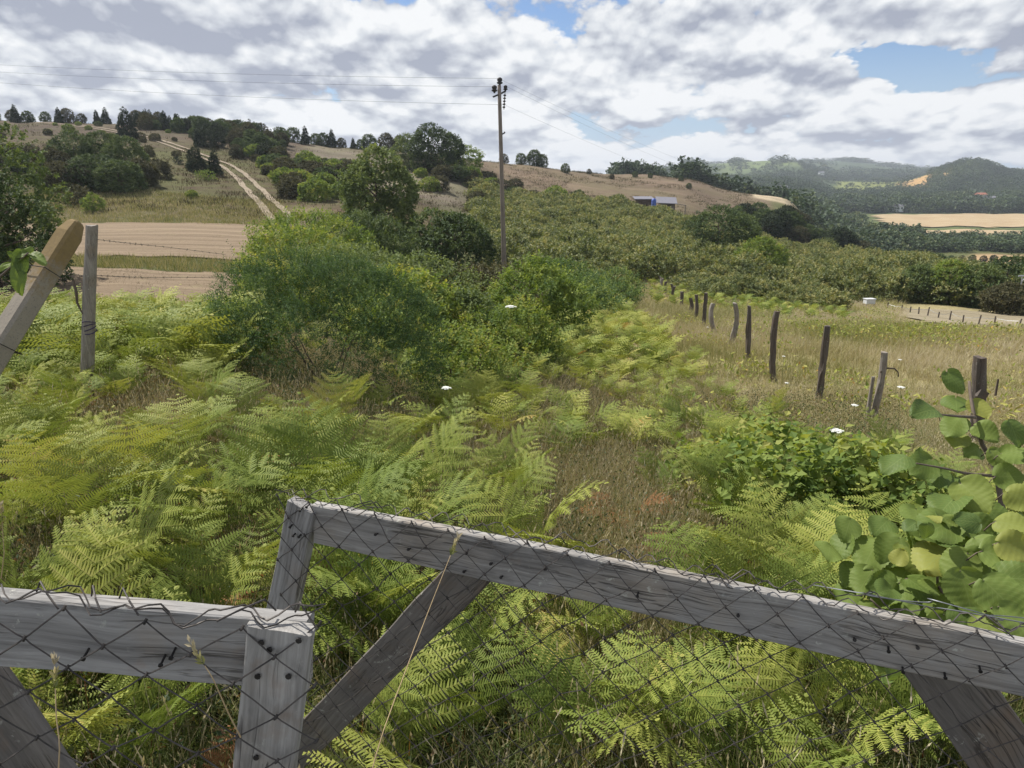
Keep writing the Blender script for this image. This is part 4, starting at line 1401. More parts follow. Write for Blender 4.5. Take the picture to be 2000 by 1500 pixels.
# ------------------------------------------------------------------ bracken
def frond(g, stipe=0.42, blade=0.6, npair=10, sp=0.0115, width=0.62, az=0.0, t0=0.12, t1=1.45, tintbase=0.4, detail=2):
    """one bracken frond from the ground up: returns quads, tint"""
    n = 60
    Ltot = stipe + blade
    s = np.linspace(0, 1, n)
    f0 = stipe / Ltot
    th = t0 + (t1 - t0) * smooth(s, f0 * 0.45, 1.0)
    ds = Ltot / (n - 1)
    x = np.concatenate([[0], np.cumsum(np.sin(th[:-1]) * ds)])
    z = np.concatenate([[0], np.cumsum(np.cos(th[:-1]) * ds)])
    y = np.cumsum(g.normal(size=n)) * 0.002
    C = np.stack([x, y, z], -1)
    T = np.stack([np.sin(th), 0 * th, np.cos(th)], -1)
    S = np.array([0.0, 1, 0])
    Nn = np.cross(T, S)                       # upper side of the blade
    Nn = np.where(Nn[:, 2:3] < 0, -Nn, Nn)
    Qs, Ts = [], []
    # rachis: two crossed ribbons
    w = np.interp(s, [0, 1], [0.0032, 0.0008]) * (1 if detail > 1 else 1.6)
    step = 4 if detail > 1 else 12
    ii = list(range(0, n, step))
    for a, b in zip(ii[:-1], ii[1:]):
        for ax in (S, Nn[a]):
            Qs.append(np.array([C[a] - ax * w[a], C[a] + ax * w[a], C[b] + ax * w[b], C[b] - ax * w[b]])[None])
            Ts.append([0.99 if s[a] < f0 * 0.8 else tintbase])
    for k in range(npair + 1):
        q = k / npair
        sk = f0 + (1 - f0) * (q ** 0.85) * 0.985
        i = min(n - 1, int(sk * (n - 1)))
        lk = blade * width * (1 - q) ** 0.85 * g.uniform(0.88, 1.08) + 0.02
        if k < 2:
            lk *= 0.86
        for sd in (1, -1):
            if k == npair and sd == -1:
                continue
            ang = R(g.uniform(52, 66)) if k < npair else 0.0
            P0 = C[i] + T[i] * g.uniform(-0.006, 0.006)
            d = S * sd * math.sin(ang) + T[i] * math.cos(ang) + Nn[i] * g.uniform(-0.05, 0.28) * (1 - q)
            d = norm(d)
            pn = norm(Nn[i] + S * sd * g.uniform(-0.22, 0.08) + T[i] * g.uniform(-0.15, 0.12))
            pn = norm(pn - d * np.dot(pn, d))
            side = np.cross(d, pn)
            droop = g.uniform(0.1, 0.5)
            m_ = max(4, int(lk / sp))
            t = (np.arange(m_) + 0.4) / m_
            axis = P0 + d * (t * lk)[:, None] - pn * (droop * lk * 0.5 * t ** 2)[:, None]
            dt = norm(d - pn * (droop * t)[:, None])
            prof = np.minimum(1, 0.55 + 2.2 * t) * (1 - t) ** 0.62
            pl = np.clip(0.21 * lk, 0.012, 0.070) * prof + 0.004
            wd = sp * (0.82 if detail > 1 else 0.8)
            for s2 in (1, -1):
                pd = norm(side * s2 * 0.93 + dt * 0.36 + pn * (g.normal(size=(m_, 1)) * 0.10 - 0.12))
                a_ = axis - dt * wd * 0.5
                b_ = axis + dt * wd * 0.5
                tip = axis + pd * (pl * g.uniform(0.85, 1.1, m_))[:, None]
                Qs.append(np.stack([a_, b_, tip + dt * wd * 0.28, tip - dt * wd * 0.05], 1))
                Ts.append(np.clip(tintbase + 0.10 * (q - 0.3) + g.normal(size=m_) * 0.03 + (0.12 if g.random() < 0.04 else 0), 0, 1))
            if detail > 1:
                aw = 0.0011
                j = np.linspace(0, m_ - 1, 5).astype(int)
                for a, b in zip(j[:-1], j[1:]):
                    Qs.append(np.array([axis[a] - side * aw + pn * 0.001, axis[a] + side * aw + pn * 0.001, axis[b] + side * aw * .6 + pn * 0.001, axis[b] - side * aw * .6 + pn * 0.001])[None])
                    Ts.append([min(1, tintbase + 0.25)])
    Q = np.concatenate(Qs)
    T_ = np.concatenate([np.asarray(t, float) for t in Ts])
    c, s_ = math.cos(az), math.sin(az)
    Q2 = Q.copy()
    Q2[..., 0] = Q[..., 0] * c - Q[..., 1] * s_
    Q2[..., 1] = Q[..., 0] * s_ + Q[..., 1] * c
    return Q2, T_


def fern_density(px, D):
    """how thick the bracken stands"""
    w = 1.0
    w *= 1 - 0.97 * math.exp(-(((px - 1230) / 190) ** 2 + ((D - 5.0) / 1.9) ** 2) ** 2)
    w *= 1 - 0.92 * math.exp(-(((px - 1130) / 110) ** 2 + ((D - 3.9) / 1.0) ** 2) ** 2)
    w *= 1 - 0.95 * math.exp(-(((px - 290) / 190) ** 2 + ((D - 6.2) / 1.5) ** 2) ** 2)
    if 430 < px < 860 and D > 6.4:
        w *= 0.10                                     # the large shrub shades them out
    X = (px - 1000) / 1358 * D
    if X > 4.1 and D > 5.2:
        w *= 0.012
    edge = 1360 + 330 * max(0.0, min(1.0, (9.5 - D) / 4.5))      # right limit of the thick bracken
    if px > edge:
        w *= 0.05 if D > 5.5 else (0.7 if px < 1680 else 0.3)
    if 900 < px < 1500 and 5 < D < 12:
        w *= 1 - 0.8 * math.exp(-((px - 1170) / 190) ** 2)
    # patchy stands with grass between
    x, y = (px - 1000) / 1358 * D, D
    w *= 0.12 + 0.95 * float(smooth(vnoise(np.array([x / 0.9 + 7]), np.array([y / 1.1]), seed=17)[0] * 0.6 + vnoise(np.array([x / 2.6]), np.array([y / 3.0]), seed=18)[0] * 0.4, 0.36, 0.62))
    return w


SHRUB_SPOTS = []                       # (x, y, r) footprints where bracken does not grow


def free(x, y):
    return all((x - a) ** 2 + (y - b) ** 2 > c * c for a, b, c in SHRUB_SPOTS)


# footprints of the shrubs set further down
for px, D, r in ((560, 8.9, 0.75), (660, 8.5, 0.85), (720, 8.9, 0.8), (470, 9.3, 0.5), (900, 10.8, 0.55), (1000, 13.8, 0.6), (880, 15, 1.0), (1050, 18.3, 0.9), (960, 22, 1.4), (780, 14.5, 1.1), (1580, 4.6, 0.3), (1690, 4.3, 0.2)):
    p = gp(px, D)
    SHRUB_SPOTS.append((p[0], p[1], r))


def make_ferns():
    g = np.random.default_rng(21)
    protos = []
    for v in range(14):
        nf = int(g.integers(3, 6))
        yellow = (v in (4, 9)) * 0.16 + g.uniform(-0.06, 0.06)
        fr = []
        a0 = g.uniform(0, 6.28)
        for f in range(nf):
            az = a0 + f * 6.28 / nf + g.uniform(-0.5, 0.5)
            Q, T = frond(g, g.uniform(0.28, 0.46), g.uniform(0.44, 0.66), int(g.integers(7, 10)), 0.0165, g.uniform(0.55, 0.72), az,
                         g.uniform(0.06, 0.4), g.uniform(0.85, 1.5), np.clip(0.37 + yellow + g.normal() * 0.07, 0.05, 0.60), 2)
            fr.append(quad_mesh('frond', Q, T, M['fern']))
        protos.append(fr)
    brown = []
    for v in range(2):
        fr = []
        for f in range(3):
            Q, T = frond(g, 0.2, 0.45, 8, 0.0125, 0.5, g.uniform(0, 6.28), 0.4, 1.9, 0.5, 2)
            fr.append(quad_mesh('frond', Q, T + g.uniform(-.3, .3), M['fern_dry']))
        brown.append(fr)

    def fern(fr, P, rot, sc, label, group):
        e = empty('bracken_fern', tuple(P))
        e.rotation_euler = (g.normal() * 0.05, g.normal() * 0.05, rot)
        e.scale = (sc, sc, sc)
        tag(e, label, 'fern', group)
        for me in fr:
            f_ = link('frond', me, e)
            f_.rotation_euler = (g.normal() * 0.10, g.normal() * 0.10, g.normal() * 0.5)
            f_.scale = (1, 1, g.uniform(0.75, 1.1))
        return e
    placed = []
    # plants one can point at: (px, base D, variant, rot, scale)
    n, tries = 0, 0
    cand = []
    while tries < 2300 and len(cand) < 270:
        tries += 1
        D = math.sqrt(g.uniform(1.85 ** 2, 9.6 ** 2))
        px = g.uniform(-130, 2100)
        if g.random() > fern_density(px, D):
            continue
        if (px > 1560 and D < 2.5) or (820 < px < 1180 and D < 2.4 and g.random() < 0.7):
            continue
        p = gp(px, D)
        md = 0.23 + 0.026 * D
        if any((p[0] - q[0]) ** 2 + (p[1] - q[1]) ** 2 < md * md for q in placed) or not free(p[0], p[1]):
            continue
        placed.append(p)
        cand.append((px, D, p))
    for i, (px, D, p) in enumerate(cand):
        sc = g.uniform(0.62, 1.0) * (0.85 if D < 2.6 else 1.0 if D < 5 else 0.9)
        if 1150 < px < 1400 and 2.6 < D < 7:
            sc *= 0.75
        v = int(g.integers(0, 14))
        yel = v in (4, 9)
        fern(protos[v], p, g.uniform(0, 6.28), sc,
             'yellowing bracken fern among the greener bracken beyond the gate' if yel else 'green bracken fern growing beyond the wooden gate',
             'yellowing bracken ferns' if yel else 'green bracken ferns')
    for px, D, sc, rot in ((1330, 2.0, 0.62, 0.3), (1465, 1.85, 0.6, 1.7), (1580, 2.0, 0.66, 3.0), (1690, 2.2, 0.7, 4.2), (1800, 2.05, 0.6, 5.1), (1540, 2.6, 0.8, 0.9), (1400, 2.9, 0.85, 2.2), (1640, 3.0, 0.85, 3.6), (1250, 2.2, 0.7, 5.6),
                           (300, 1.95, 0.6, 1.2), (700, 2.05, 0.62, 2.6), (70, 1.9, 0.6, 0.4), (430, 2.6, 0.8, 3.9), (760, 2.6, 0.75, 5.0)):
        fern(protos[int(g.integers(0, 14))], gp(px, D), rot, sc, 'low green bracken fern close behind the netting of the gate', 'bracken ferns close behind the gate')
    for i in range(14):
        D = g.uniform(2.6, 6.5); px = g.uniform(0, 1350)
        fern(brown[i % 2], gp(px, D), g.uniform(0, 6.28), g.uniform(0.4, 0.75), 'withered brown fern low among the green bracken', 'withered brown ferns')
    for (px, D, sc, lab) in ((1195, 5.2, 0.62, 'orange dying fern in the dry grass gap'), (448, 1.8, 0.5, 'rust brown dead fern below the left rail, behind the end post')):
        fern(brown[0 if px > 1000 else 1], gp(px, D), 1.0, sc, lab, None)
    # the rest of the bracken: too many to count
    lod2 = []
    for v in range(8):
        Qa, Ta = [], []
        nf = 4
        for f in range(nf):
            Q, T = frond(g, g.uniform(0.3, 0.5), g.uniform(0.45, 0.65), 7, 0.034, 0.62, f * 6.28 / nf + g.uniform(-.5, .5), g.uniform(0.06, 0.3), g.uniform(1.0, 1.5),
                         np.clip(0.42 + g.normal() * 0.10, 0.05, 0.9), 1)
            Qa.append(Q); Ta.append(T)
        lod2.append((np.concatenate(Qa), np.concatenate(Ta)))

    def spots(n, d0, d1, px0, px1, md, dens=fern_density):
        m_ = n * 7
        m_ = int(n * 4)
        D = np.sqrt(g.uniform(d0 ** 2, d1 ** 2, m_))
        px = g.uniform(px0, px1, m_)
        ok = np.array([g.random() < dens(a, b) for a, b in zip(px, D)])
        px, D = px[ok], D[ok]
        P = gp(px, D)
        out, cell = [], {}
        for p in P:
            if len(out) >= n:
                break
            c = (int(p[0] // md), int(p[1] // md))
            if not free(p[0], p[1]) or any((p[0] - q[0]) ** 2 + (p[1] - q[1]) ** 2 < md * md for i in (-1, 0, 1) for j in (-1, 0, 1) for q in cell.get((c[0] + i, c[1] + j), ())):
                continue
            cell.setdefault(c, []).append(p)
            out.append(p)
        return np.array(out)
    P = spots(680, 7.2, 15.5, -120, 2050, 0.36)
    px = px_of(P[:, 0], P[:, 1])
    ts = g.normal(size=len(P)) * 0.08 + 0.10 * smooth(px, 900, 1250) * (fbm(P[:, 0] / 1.5, P[:, 1] / 1.5, 2, 3) > 0.45)
    link_ = link('bracken', scatter('bracken', lod2, P, g.uniform(0, 6.28, len(P)), g.uniform(0.50, 0.78, len(P)) * (1 + 0.65 * (px < 480) * (P[:, 1] > 8)), M['fern'], ts))
    tag(link_, 'dense bracken covering the slope beyond the nearest ferns', 'bracken', kind='stuff')
    def far_set(nf, npair, sp):
        out = []
        for v in range(6):
            Qa, Ta = [], []
            for f in range(nf):
                Q, T = frond(g, g.uniform(0.3, 0.5), g.uniform(0.45, 0.65), npair, sp, 0.6, f * 6.28 / nf + g.uniform(-.5, .5), 0.15, g.uniform(1.1, 1.5), np.clip(0.45 + g.normal() * 0.10, 0.05, 0.9), 0)
                Qa.append(Q); Ta.append(T)
            out.append((np.concatenate(Qa), np.concatenate(Ta)))
        return out
    for sets, n_, d0, d1, p0, p1, md, dn, lab in ((far_set(3, 7, 0.05), 1500, 14.5, 24, 860, 1300, 0.33, fern_density, 'bracken on the slope between the bramble thicket and the fence row'),
                                                  (far_set(3, 6, 0.075), 1700, 24, 42, 900, 1292, 0.38, fern_density, 'far bracken spreading along the fence row towards the orchard'),
                                                  (far_set(3, 6, 0.075), 320, 30, 56, 1270, 1650, 0.6, lambda a, b: 0.5, 'yellow green bracken patches at the upper edge of the grass field')):
        P = spots(n_, d0, d1, p0, p1, md, dn)
        ts = g.normal(size=len(P)) * 0.08 + 0.22 * (fbm(P[:, 0] / 2.5, P[:, 1] / 2.5, 3, 4) - 0.42)
        tag(link('bracken', scatter('bracken', sets, P, g.uniform(0, 6.28, len(P)), g.uniform(0.6, 0.95, len(P)), M['fern'], ts)), lab, 'bracken', kind='stuff')


make_ferns()


# ------------------------------------------------------------------ grass and undergrowth
def tuft(g, n, h, w, spread, bend=0.5, heads=0.0, t0=0.3, t1=0.9, segs=2):
    Qs, Ts = [], []
    for i in range(n):
        a = g.uniform(0, 6.28)
        r = spread * math.sqrt(g.random())
        b = np.array([math.cos(a) * r, math.sin(a) * r, -0.02])
        a2 = a + g.normal() * 0.8
        hh = h * g.uniform(0.5, 1.15)
        bd = bend * g.uniform(0.2, 1.2) * hh
        dirn = np.array([math.cos(a2), math.sin(a2), 0])
        sd = np.array([-math.sin(a2 + g.normal() * .8), math.cos(a2 + g.normal() * .8), 0])
        sd /= np.linalg.norm(sd) + 1e-9
        pts = [b + dirn * bd * (t ** 2) + np.array([0, 0, hh * (t - 0.25 * bend * t * t)]) for t in np.linspace(0, 1, segs + 1)]
        tn = g.uniform(t0, t1)
        for j in range(segs):
            w0, w1 = w * (1 - j / segs) + w * .12, w * (1 - (j + 1) / segs) + w * .12
            Qs.append(np.array([pts[j] - sd * w0, pts[j] + sd * w0, pts[j + 1] + sd * w1, pts[j + 1] - sd * w1]))
            Ts.append(tn)
        if g.random() < heads:
            p = pts[-1]
            up = norm(pts[-1] - pts[-2])
            for k in range(4):
                q = p + up * (0.014 * k)
                sd2 = rvec(g, 1)[0] * 0.0036
                Qs.append(np.array([q - sd2, q - up * 0.010, q + sd2, q + up * 0.016]))
                Ts.append(min(1, tn + 0.15))
    return np.array(Qs), np.array(Ts)


def grass():
    g = np.random.default_rng(33)
    green = [tuft(g, 16, 0.27, 0.0030, 0.10, 0.8, 0.05, 0.1, 0.75, 3) for _ in range(5)]
    dry = [tuft(g, 14, 0.42, 0.0016, 0.11, 0.35, 0.5, 0.2, 1.0, 2) for _ in range(6)]
    # near, under and between the ferns
    n = 5200
    D = np.sqrt(g.uniform(1.25 ** 2, 9.5 ** 2, n))
    D[:1500] = g.uniform(1.2, 3.2, 1500)
    px = g.uniform(-150, 2150, n)
    P = gp(px, D)
    tag(link('green_grass', scatter('green_grass', green, P, g.uniform(0, 6.28, n), np.stack([g.uniform(.8, 1.2, n)] * 2 + [g.uniform(0.6, 1.2, n)], 1), M['grass_green'], g.normal(size=n) * 0.12)),
        'green grass under the ferns behind the gate', 'grass', kind='stuff')
    n = 19000
    D = np.sqrt(g.uniform(1.4 ** 2, 13 ** 2, n))
    px = g.uniform(-120, 2150, n)
    gap = 1.1 * np.exp(-((px - 1180) / 240) ** 2 - ((D - 5.5) / 3.6) ** 2) + (px > 1250) * (D > 6) * 0.9 + 0.42 + 0.35 * np.exp(-((px - 250) / 250) ** 2 - ((D - 6.2) / 1.5) ** 2)
    k = g.random(n) < gap
    P = gp(px[k], D[k])
    m_ = len(P)
    sc = g.uniform(0.7, 1.15, m_)
    tag(link('dry_grass', scatter('dry_grass', dry, P, g.uniform(0, 6.28, m_), np.stack([sc, sc, sc * g.uniform(0.7, 1.2, m_) * (1 - 0.5 * smooth(D[k], 6.5, 8) * (px[k] > 1420))], 1), M['grass_dry'], g.normal(size=m_) * 0.15)),
        'thin dry grass stalks between the ferns', 'grass', kind='stuff')
    # the right field
    field = [tuft(g, 16, 0.42, 0.0042, 0.24, 0.4, 0.25, 0.15, 0.95, 2) for _ in range(6)]
    n = 15000
    D = 9 * (52 / 9) ** g.random(n)
    D = np.sqrt(g.uniform(8.5 ** 2, 30 ** 2, n))
    D[: n // 3] = np.sqrt(g.uniform(28 ** 2, 50 ** 2, n // 3))
    px = g.uniform(1250, 2100, n)
    hay = (px > 1760) & (D > 29)
    px[hay] = 1300 + (px[hay] - 1760)
    P = gp(px, D)
    sc = g.uniform(0.8, 1.2, n) * (1 + smooth(D, 18, 45) * 0.8)
    hs = g.uniform(0.7, 1.15, n) * (0.42 + 0.58 * smooth(D, 10, 22))
    nz = fbm(P[:, 0] / 3.2, P[:, 1] / 3.2, 4, 12)
    ts = (nz - 0.5) * 1.5 + g.normal(size=n) * 0.12 - 0.12
    tag(link('field_grass', scatter('field_grass', field, P, g.uniform(0, 6.28, n), np.stack([sc, sc, hs], 1), M['grass_dry'], ts)),
        'dry tan grass of the field right of the fence row', 'grass', kind='stuff')
    wd_ = []
    for _ in range(5):
        m_ = 26
        P0 = np.stack([g.normal(size=m_) * 0.28, g.normal(size=m_) * 0.28, g.uniform(0.02, 0.34, m_)], -1)
        wd_.append((kites(P0, rvec(g, m_) + [0, 0, .4], np.array([0, 0, 1.0]) + g.normal(size=(m_, 3)) * .5, g.uniform(0.06, 0.13, m_), g.uniform(0.025, 0.055, m_)), g.uniform(0.2, 0.66, m_)))
    n = 5200
    D = np.sqrt(g.uniform(8.5 ** 2, 52 ** 2, n)); px = g.uniform(1270, 2100, n)
    nz = fbm(px * D / 1358 / 2.4, D / 2.4, 4, 71)
    k = (g.random(n) < smooth(nz, 0.48, 0.62)) & ~((px > 1740) & (D > 28))
    P = gp(px[k], D[k]); m_ = len(P)
    tag(link('field_weeds', scatter('field_weeds', wd_, P, g.uniform(0, 6.28, m_), g.uniform(0.6, 1.3, m_), M['fern'], g.normal(size=m_) * 0.12 + 0.05)),
        'yellow green weeds in patches over the dry grass field', 'weeds', kind='stuff')
    # pale grass at the foot of the left hill and the weedy strip between the two harvested fields
    strip = [tuft(g, 12, 0.30, 0.014, 0.55, 0.4, 0.0, 0.4, 1.0, 1) for _ in range(5)]
    n = 3600
    D = g.uniform(55, 72, n); px = g.uniform(60, 560, n)
    D[:700] = g.uniform(31, 35, 700); px[:700] = g.uniform(-60, 510, 700)
    P = gp(px, D)
    tag(link('field_edge_grass', scatter('field_edge_grass', strip, P, g.uniform(0, 6.28, n), g.uniform(0.6, 1.2, n), M['grass_dry'], g.normal(size=n) * 0.2 - 0.35)),
        'pale grass along the edges of the harvested field', 'grass', kind='stuff')
    hill = [tuft(g, 9, 0.34, 0.03, 0.8, 0.5, 0.0, 0.0, 0.8, 1) for _ in range(5)]
    n = 9000
    D = 60 * (165 / 60) ** g.random(n); px = g.uniform(-40, 980, n)
    P = gp(px, D)
    nz = fbm(P[:, 0] / 9, P[:, 1] / 9, 4, 15)
    k = g.random(n) < smooth(nz, 0.4, 0.6) * 0.9 + 0.1
    P = P[k]; m_ = len(P)
    tag(link('hill_grass', scatter('hill_grass', hill, P, g.uniform(0, 6.28, m_), g.uniform(0.5, 1.2, m_), M['hill_grass'], g.normal(size=m_) * 0.2)),
        'rough grass on the brown hillside with the track', 'grass', kind='stuff')
    n = 5200
    D = g.uniform(132, 228, n); px = g.uniform(900, 1480, n)
    nz = fbm(px / 60, D / 9, 4, 31)
    k = g.random(n) < smooth(nz, 0.42, 0.62)
    P = gp(px[k], D[k]); m_ = len(P)
    tag(link('brown_field_grass', scatter('brown_field_grass', hill, P, g.uniform(0, 6.28, m_), g.uniform(0.6, 1.5, m_), M['hill_grass'], g.normal(size=m_) * 0.2)),
        'thin grass in streaks over the brown field hill', 'grass', kind='stuff')
    n = 9500
    D = g.uniform(15.5, 55, n); px = g.uniform(-80, 520, n)
    D[:6000] = g.uniform(15.5, 31, 6000)
    nz = fbm(px / 70, D / 2.2, 4, 41)
    k = g.random(n) < smooth(nz, 0.38, 0.66) * 0.9 + 0.08
    P = gp(px[k], D[k]); m_ = len(P)
    stub = [tuft(g, 9, 0.10, 0.006, 0.22, 1.0, 0.0, 0.2, 1.0, 1) for _ in range(5)]
    tag(link('stubble', scatter('stubble', stub, P, g.uniform(0, 6.28, m_), g.uniform(0.6, 1.8, m_), M['hill_grass'], g.normal(size=m_) * 0.3 + 0.15)),
        'short stubble and weeds on the harvested fields', 'stubble', kind='stuff')
    # low weeds and old leaves: undergrowth near the posts and at the foot of the shrubs
    weeds = []
    for _ in range(5):
        m_ = 34
        P0 = np.stack([g.normal(size=m_) * 0.14, g.normal(size=m_) * 0.14, g.uniform(0.02, 0.30, m_)], -1)
        Q = kites(P0, rvec(g, m_) + [0, 0, .3], np.array([0, 0, 1.0]) + g.normal(size=(m_, 3)) * .5, g.uniform(0.014, 0.034, m_), g.uniform(0.006, 0.015, m_))
        weeds.append((Q, g.uniform(0.1, 0.95, m_)))
    n = 5200
    D = np.sqrt(g.uniform(1.8 ** 2, 11.5 ** 2, n))
    px = g.uniform(-120, 1750, n)
    P = gp(px, D)
    br = np.exp(-((px - 250) / 200) ** 2 - ((D - 6.3) / 1.5) ** 2)
    tag(link('undergrowth', scatter('undergrowth', weeds, P, g.uniform(0, 6.28, n), g.uniform(0.7, 1.3, n), M['undergrowth'], br * 0.35 + g.normal(size=n) * 0.18)),
        'low leafy weeds between the bracken stems', 'undergrowth', kind='stuff')


grass()


# ------------------------------------------------------------------ shrubs and trees
def shrub(name, P, Q, T, mat, label, cat, group=None, geo=None, rot=0.0, crown_name='foliage', stem_name='stems'):
    e = empty(name, tuple(P))
    e.rotation_euler = (0, 0, rot)
    tag(e, label, cat, group)
    link(crown_name, quad_mesh(crown_name, Q, T, mat), e)
    if geo is not None:
        link(stem_name, geo.mesh(stem_name, M['bark'], True), e)
    return e


def size_at(px0, px1, D):
    return (px1 - px0) / F * D * 1.0


def near_shrubs():
    g = np.random.default_rng(44)
    # the big small-leaved bush
    P = gp(640, 8.7)
    w, h = 3.15, 2.25
    L = [(-0.15, 0.1, 1.05, 1.0, 0.8, 1.0), (-0.95, 0.1, 1.15, 0.65, 0.6, 0.85), (0.7, 0.1, 1.0, 0.85, 0.75, 0.95), (1.2, 0.3, 0.75, 0.55, 0.6, 0.8), (-0.5, 0.3, 1.7, 0.55, 0.5, 0.55),
         (0.25, 0.2, 1.65, 0.6, 0.5, 0.5), (-1.2, 0.3, 1.5, 0.45, 0.4, 0.55), (-0.25, -0.5, 0.8, 0.7, 0.5, 0.7), (0.65, -0.45, 0.7, 0.6, 0.45, 0.65), (-0.9, -0.35, 0.75, 0.5, 0.45, 0.6), (0.9, 0.1, 1.5, 0.45, 0.4, 0.4)]
    L = [(a * 0.82, b * 0.9, c * 0.74, d * 0.84, e_ * 0.9, f * 0.76) for a, b, c, d, e_, f in L] + [(-0.75, -0.45, 0.4, 0.45, 0.4, 0.45), (0.85, -0.35, 0.4, 0.5, 0.45, 0.5)]
    Q, T = crown(g, L, 6600, 11, 0.20, 0.027, 0.013, 0.8, 0.37, 2.3, 0.03, 0.08, -0.8, 1.5)
    T = np.clip(T - 0.20, 0, 1)
    tops = [(a, b, c + f * 0.25, d * 0.8, e_ * 0.8, f * 0.95) for a, b, c, d, e_, f in L[:-2]]
    Qs, Ts = crown(g, tops, 260, 16, 0.36, 0.030, 0.013, 1.6, 0.2, 1.9, 0.5, 0.0, 0.0, 1.0)      # long shoots standing out of the outline
    Q, T = np.concatenate([Q, Qs]), np.concatenate([T, np.clip(Ts - 0.25, 0, 0.8)])
    shrub('leafy_shrub', P, Q, T, M['privet'], 'largest rounded small-leaved green shrub in the middle of the slope', 'shrub', geo=branch_geo(g, 1.0, 1.4, 0.016, 12, 0.1, stems=5))
    # brighter bramble growth right of it and up the slope behind
    spots = [(900, 10.6, 1.7, 1.25, 'bramble', 'yellow green bramble mound touching the right side of the largest shrub'),
             (1000, 13.6, 1.9, 1.45, 'bramble', 'bramble mound just behind the large white flower head in the thicket'),
             (1045, 18.0, 2.3, 2.3, 'bramble', 'bright green bramble mound below and right of the pole foot'),
             (890, 14.6, 2.2, 1.7, 'willow', 'olive bramble mound in the middle of the thicket'),
             (790, 14.0, 2.6, 2.0, 'bramble', 'light green bramble mound showing over the right shoulder of the largest shrub'),
             (950, 22.0, 3.6, 1.9, 'brownbush', 'grey green thicket bush just in front of the pole foot'),
             (820, 21.0, 4.0, 1.9, 'willow', 'grey green thicket bush left of the pole foot'),
             (690, 22.0, 4.0, 2.1, 'willow', 'grey green thicket bush under the round grey green tree'),
             (590, 24.0, 4.2, 2.5, 'bramble', 'leafy thicket bush at the right end of the harvested field'),
             (555, 17.0, 1.8, 1.7, 'bramble', 'fresh green bush with upright shoots against the harvested field'),
             (1105, 24.0, 3.2, 1.6, 'privet', 'dark green bush at the right edge of the thicket'),
             (1100, 27.5, 3.4, 2.1, 'privet', 'dark green bush below the orchard, right of the pole foot'),
             (1148, 33.0, 2.4, 1.4, 'privet', 'small dark bush left of the far end of the fence row'),
             (1205, 37.0, 2.6, 1.5, 'privet', 'small round bush between the thicket and the far fence end'),
             (1200, 31.0, 2.0, 1.0, 'privet', 'low dark spiky bush in the bracken left of the fence row'),
             (470, 9.6, 1.0, 1.0, 'bramble', 'loose light green bush at the left side of the largest shrub'),
             (610, 30.0, 5.0, 3.0, 'bramble', 'olive bush heap at the foot of the dirt track'),
             (700, 34.0, 5.0, 2.8, 'oak', 'dark low bush heap below the round grey green tree')]
    for i, (px, D, w, h, mt, lab) in enumerate(spots):
        dens = 1.0 if D < 18 else 0.75
        h *= 0.86 if D < 16.5 else 0.95
        ll = 0.062 if D < 14 else (0.085 if D < 20 else 0.10)
        n = int(w * h * (560 if D < 14 else 380 if D < 20 else 240) * dens)
        L = lobed(g, w, h, 14, 0.45, 0.9, sub=(0.2, 0.5))
        Q, T = crown(g, L, n, 8, 0.34 if D < 20 else 0.45, ll, ll * 0.6, 0.8, 0.40, 2.0, 0.02, 0.10, -0.8, 1.6)
        if mt == 'bramble':
            T = np.clip(T + g.uniform(-0.06, 0.12), 0, 1)
        elif mt in ('willow', 'privet'):
            T = np.clip(T + g.uniform(-0.05, 0.12), 0, 1)
        shrub('thicket_bush' if D > 14 else 'bramble_bush', gp(px, D), Q, T, M[mt], lab, 'bush', 'bushes of the thicket', branch_geo(g, h * .9, w * .8, 0.03, 8, 0.1, stems=3))
    # bush with mid-sized leaves by the gate's right side
    for (px, D, w, h, lab) in ((1590, 4.7, 0.95, 0.95, 'leafy green bramble bush under the big white flower head'), (1490, 5.6, 0.9, 0.85, 'loose yellow green bramble bush left of the one under the white flower head'), (1700, 4.4, 0.7, 0.7, 'dark hollow bramble bush between the bracken and the broad hazel leaves')):
        L = []
        for i in range(13):
            a_, r_ = g.uniform(0, 6.28), math.sqrt(g.random()) * w * 0.62
            s_ = g.uniform(0.10, 0.24)
            top = h * g.uniform(0.35, 1.0) * (1 - 0.35 * r_ / (w * 0.62))
            L.append((math.cos(a_) * r_, math.sin(a_) * r_, max(s_, top - s_), s_, s_, s_ * g.uniform(0.8, 1.6)))
        Q, T = crown(g, L, int(420 * w), 6, 0.26, 0.068, 0.056, 0.8, 0.45, 2.0, 0.03, 0.12, -0.7, 1.5)
        T = np.clip(T + 0.06, 0, 1)
        shrub('bramble_bush', gp(px, D), Q, T, M['bramble'], lab, 'bush', 'bramble bushes by the fence', branch_geo(g, h * .9, w, 0.008, 9, 0.1, stems=4))


near_shrubs()


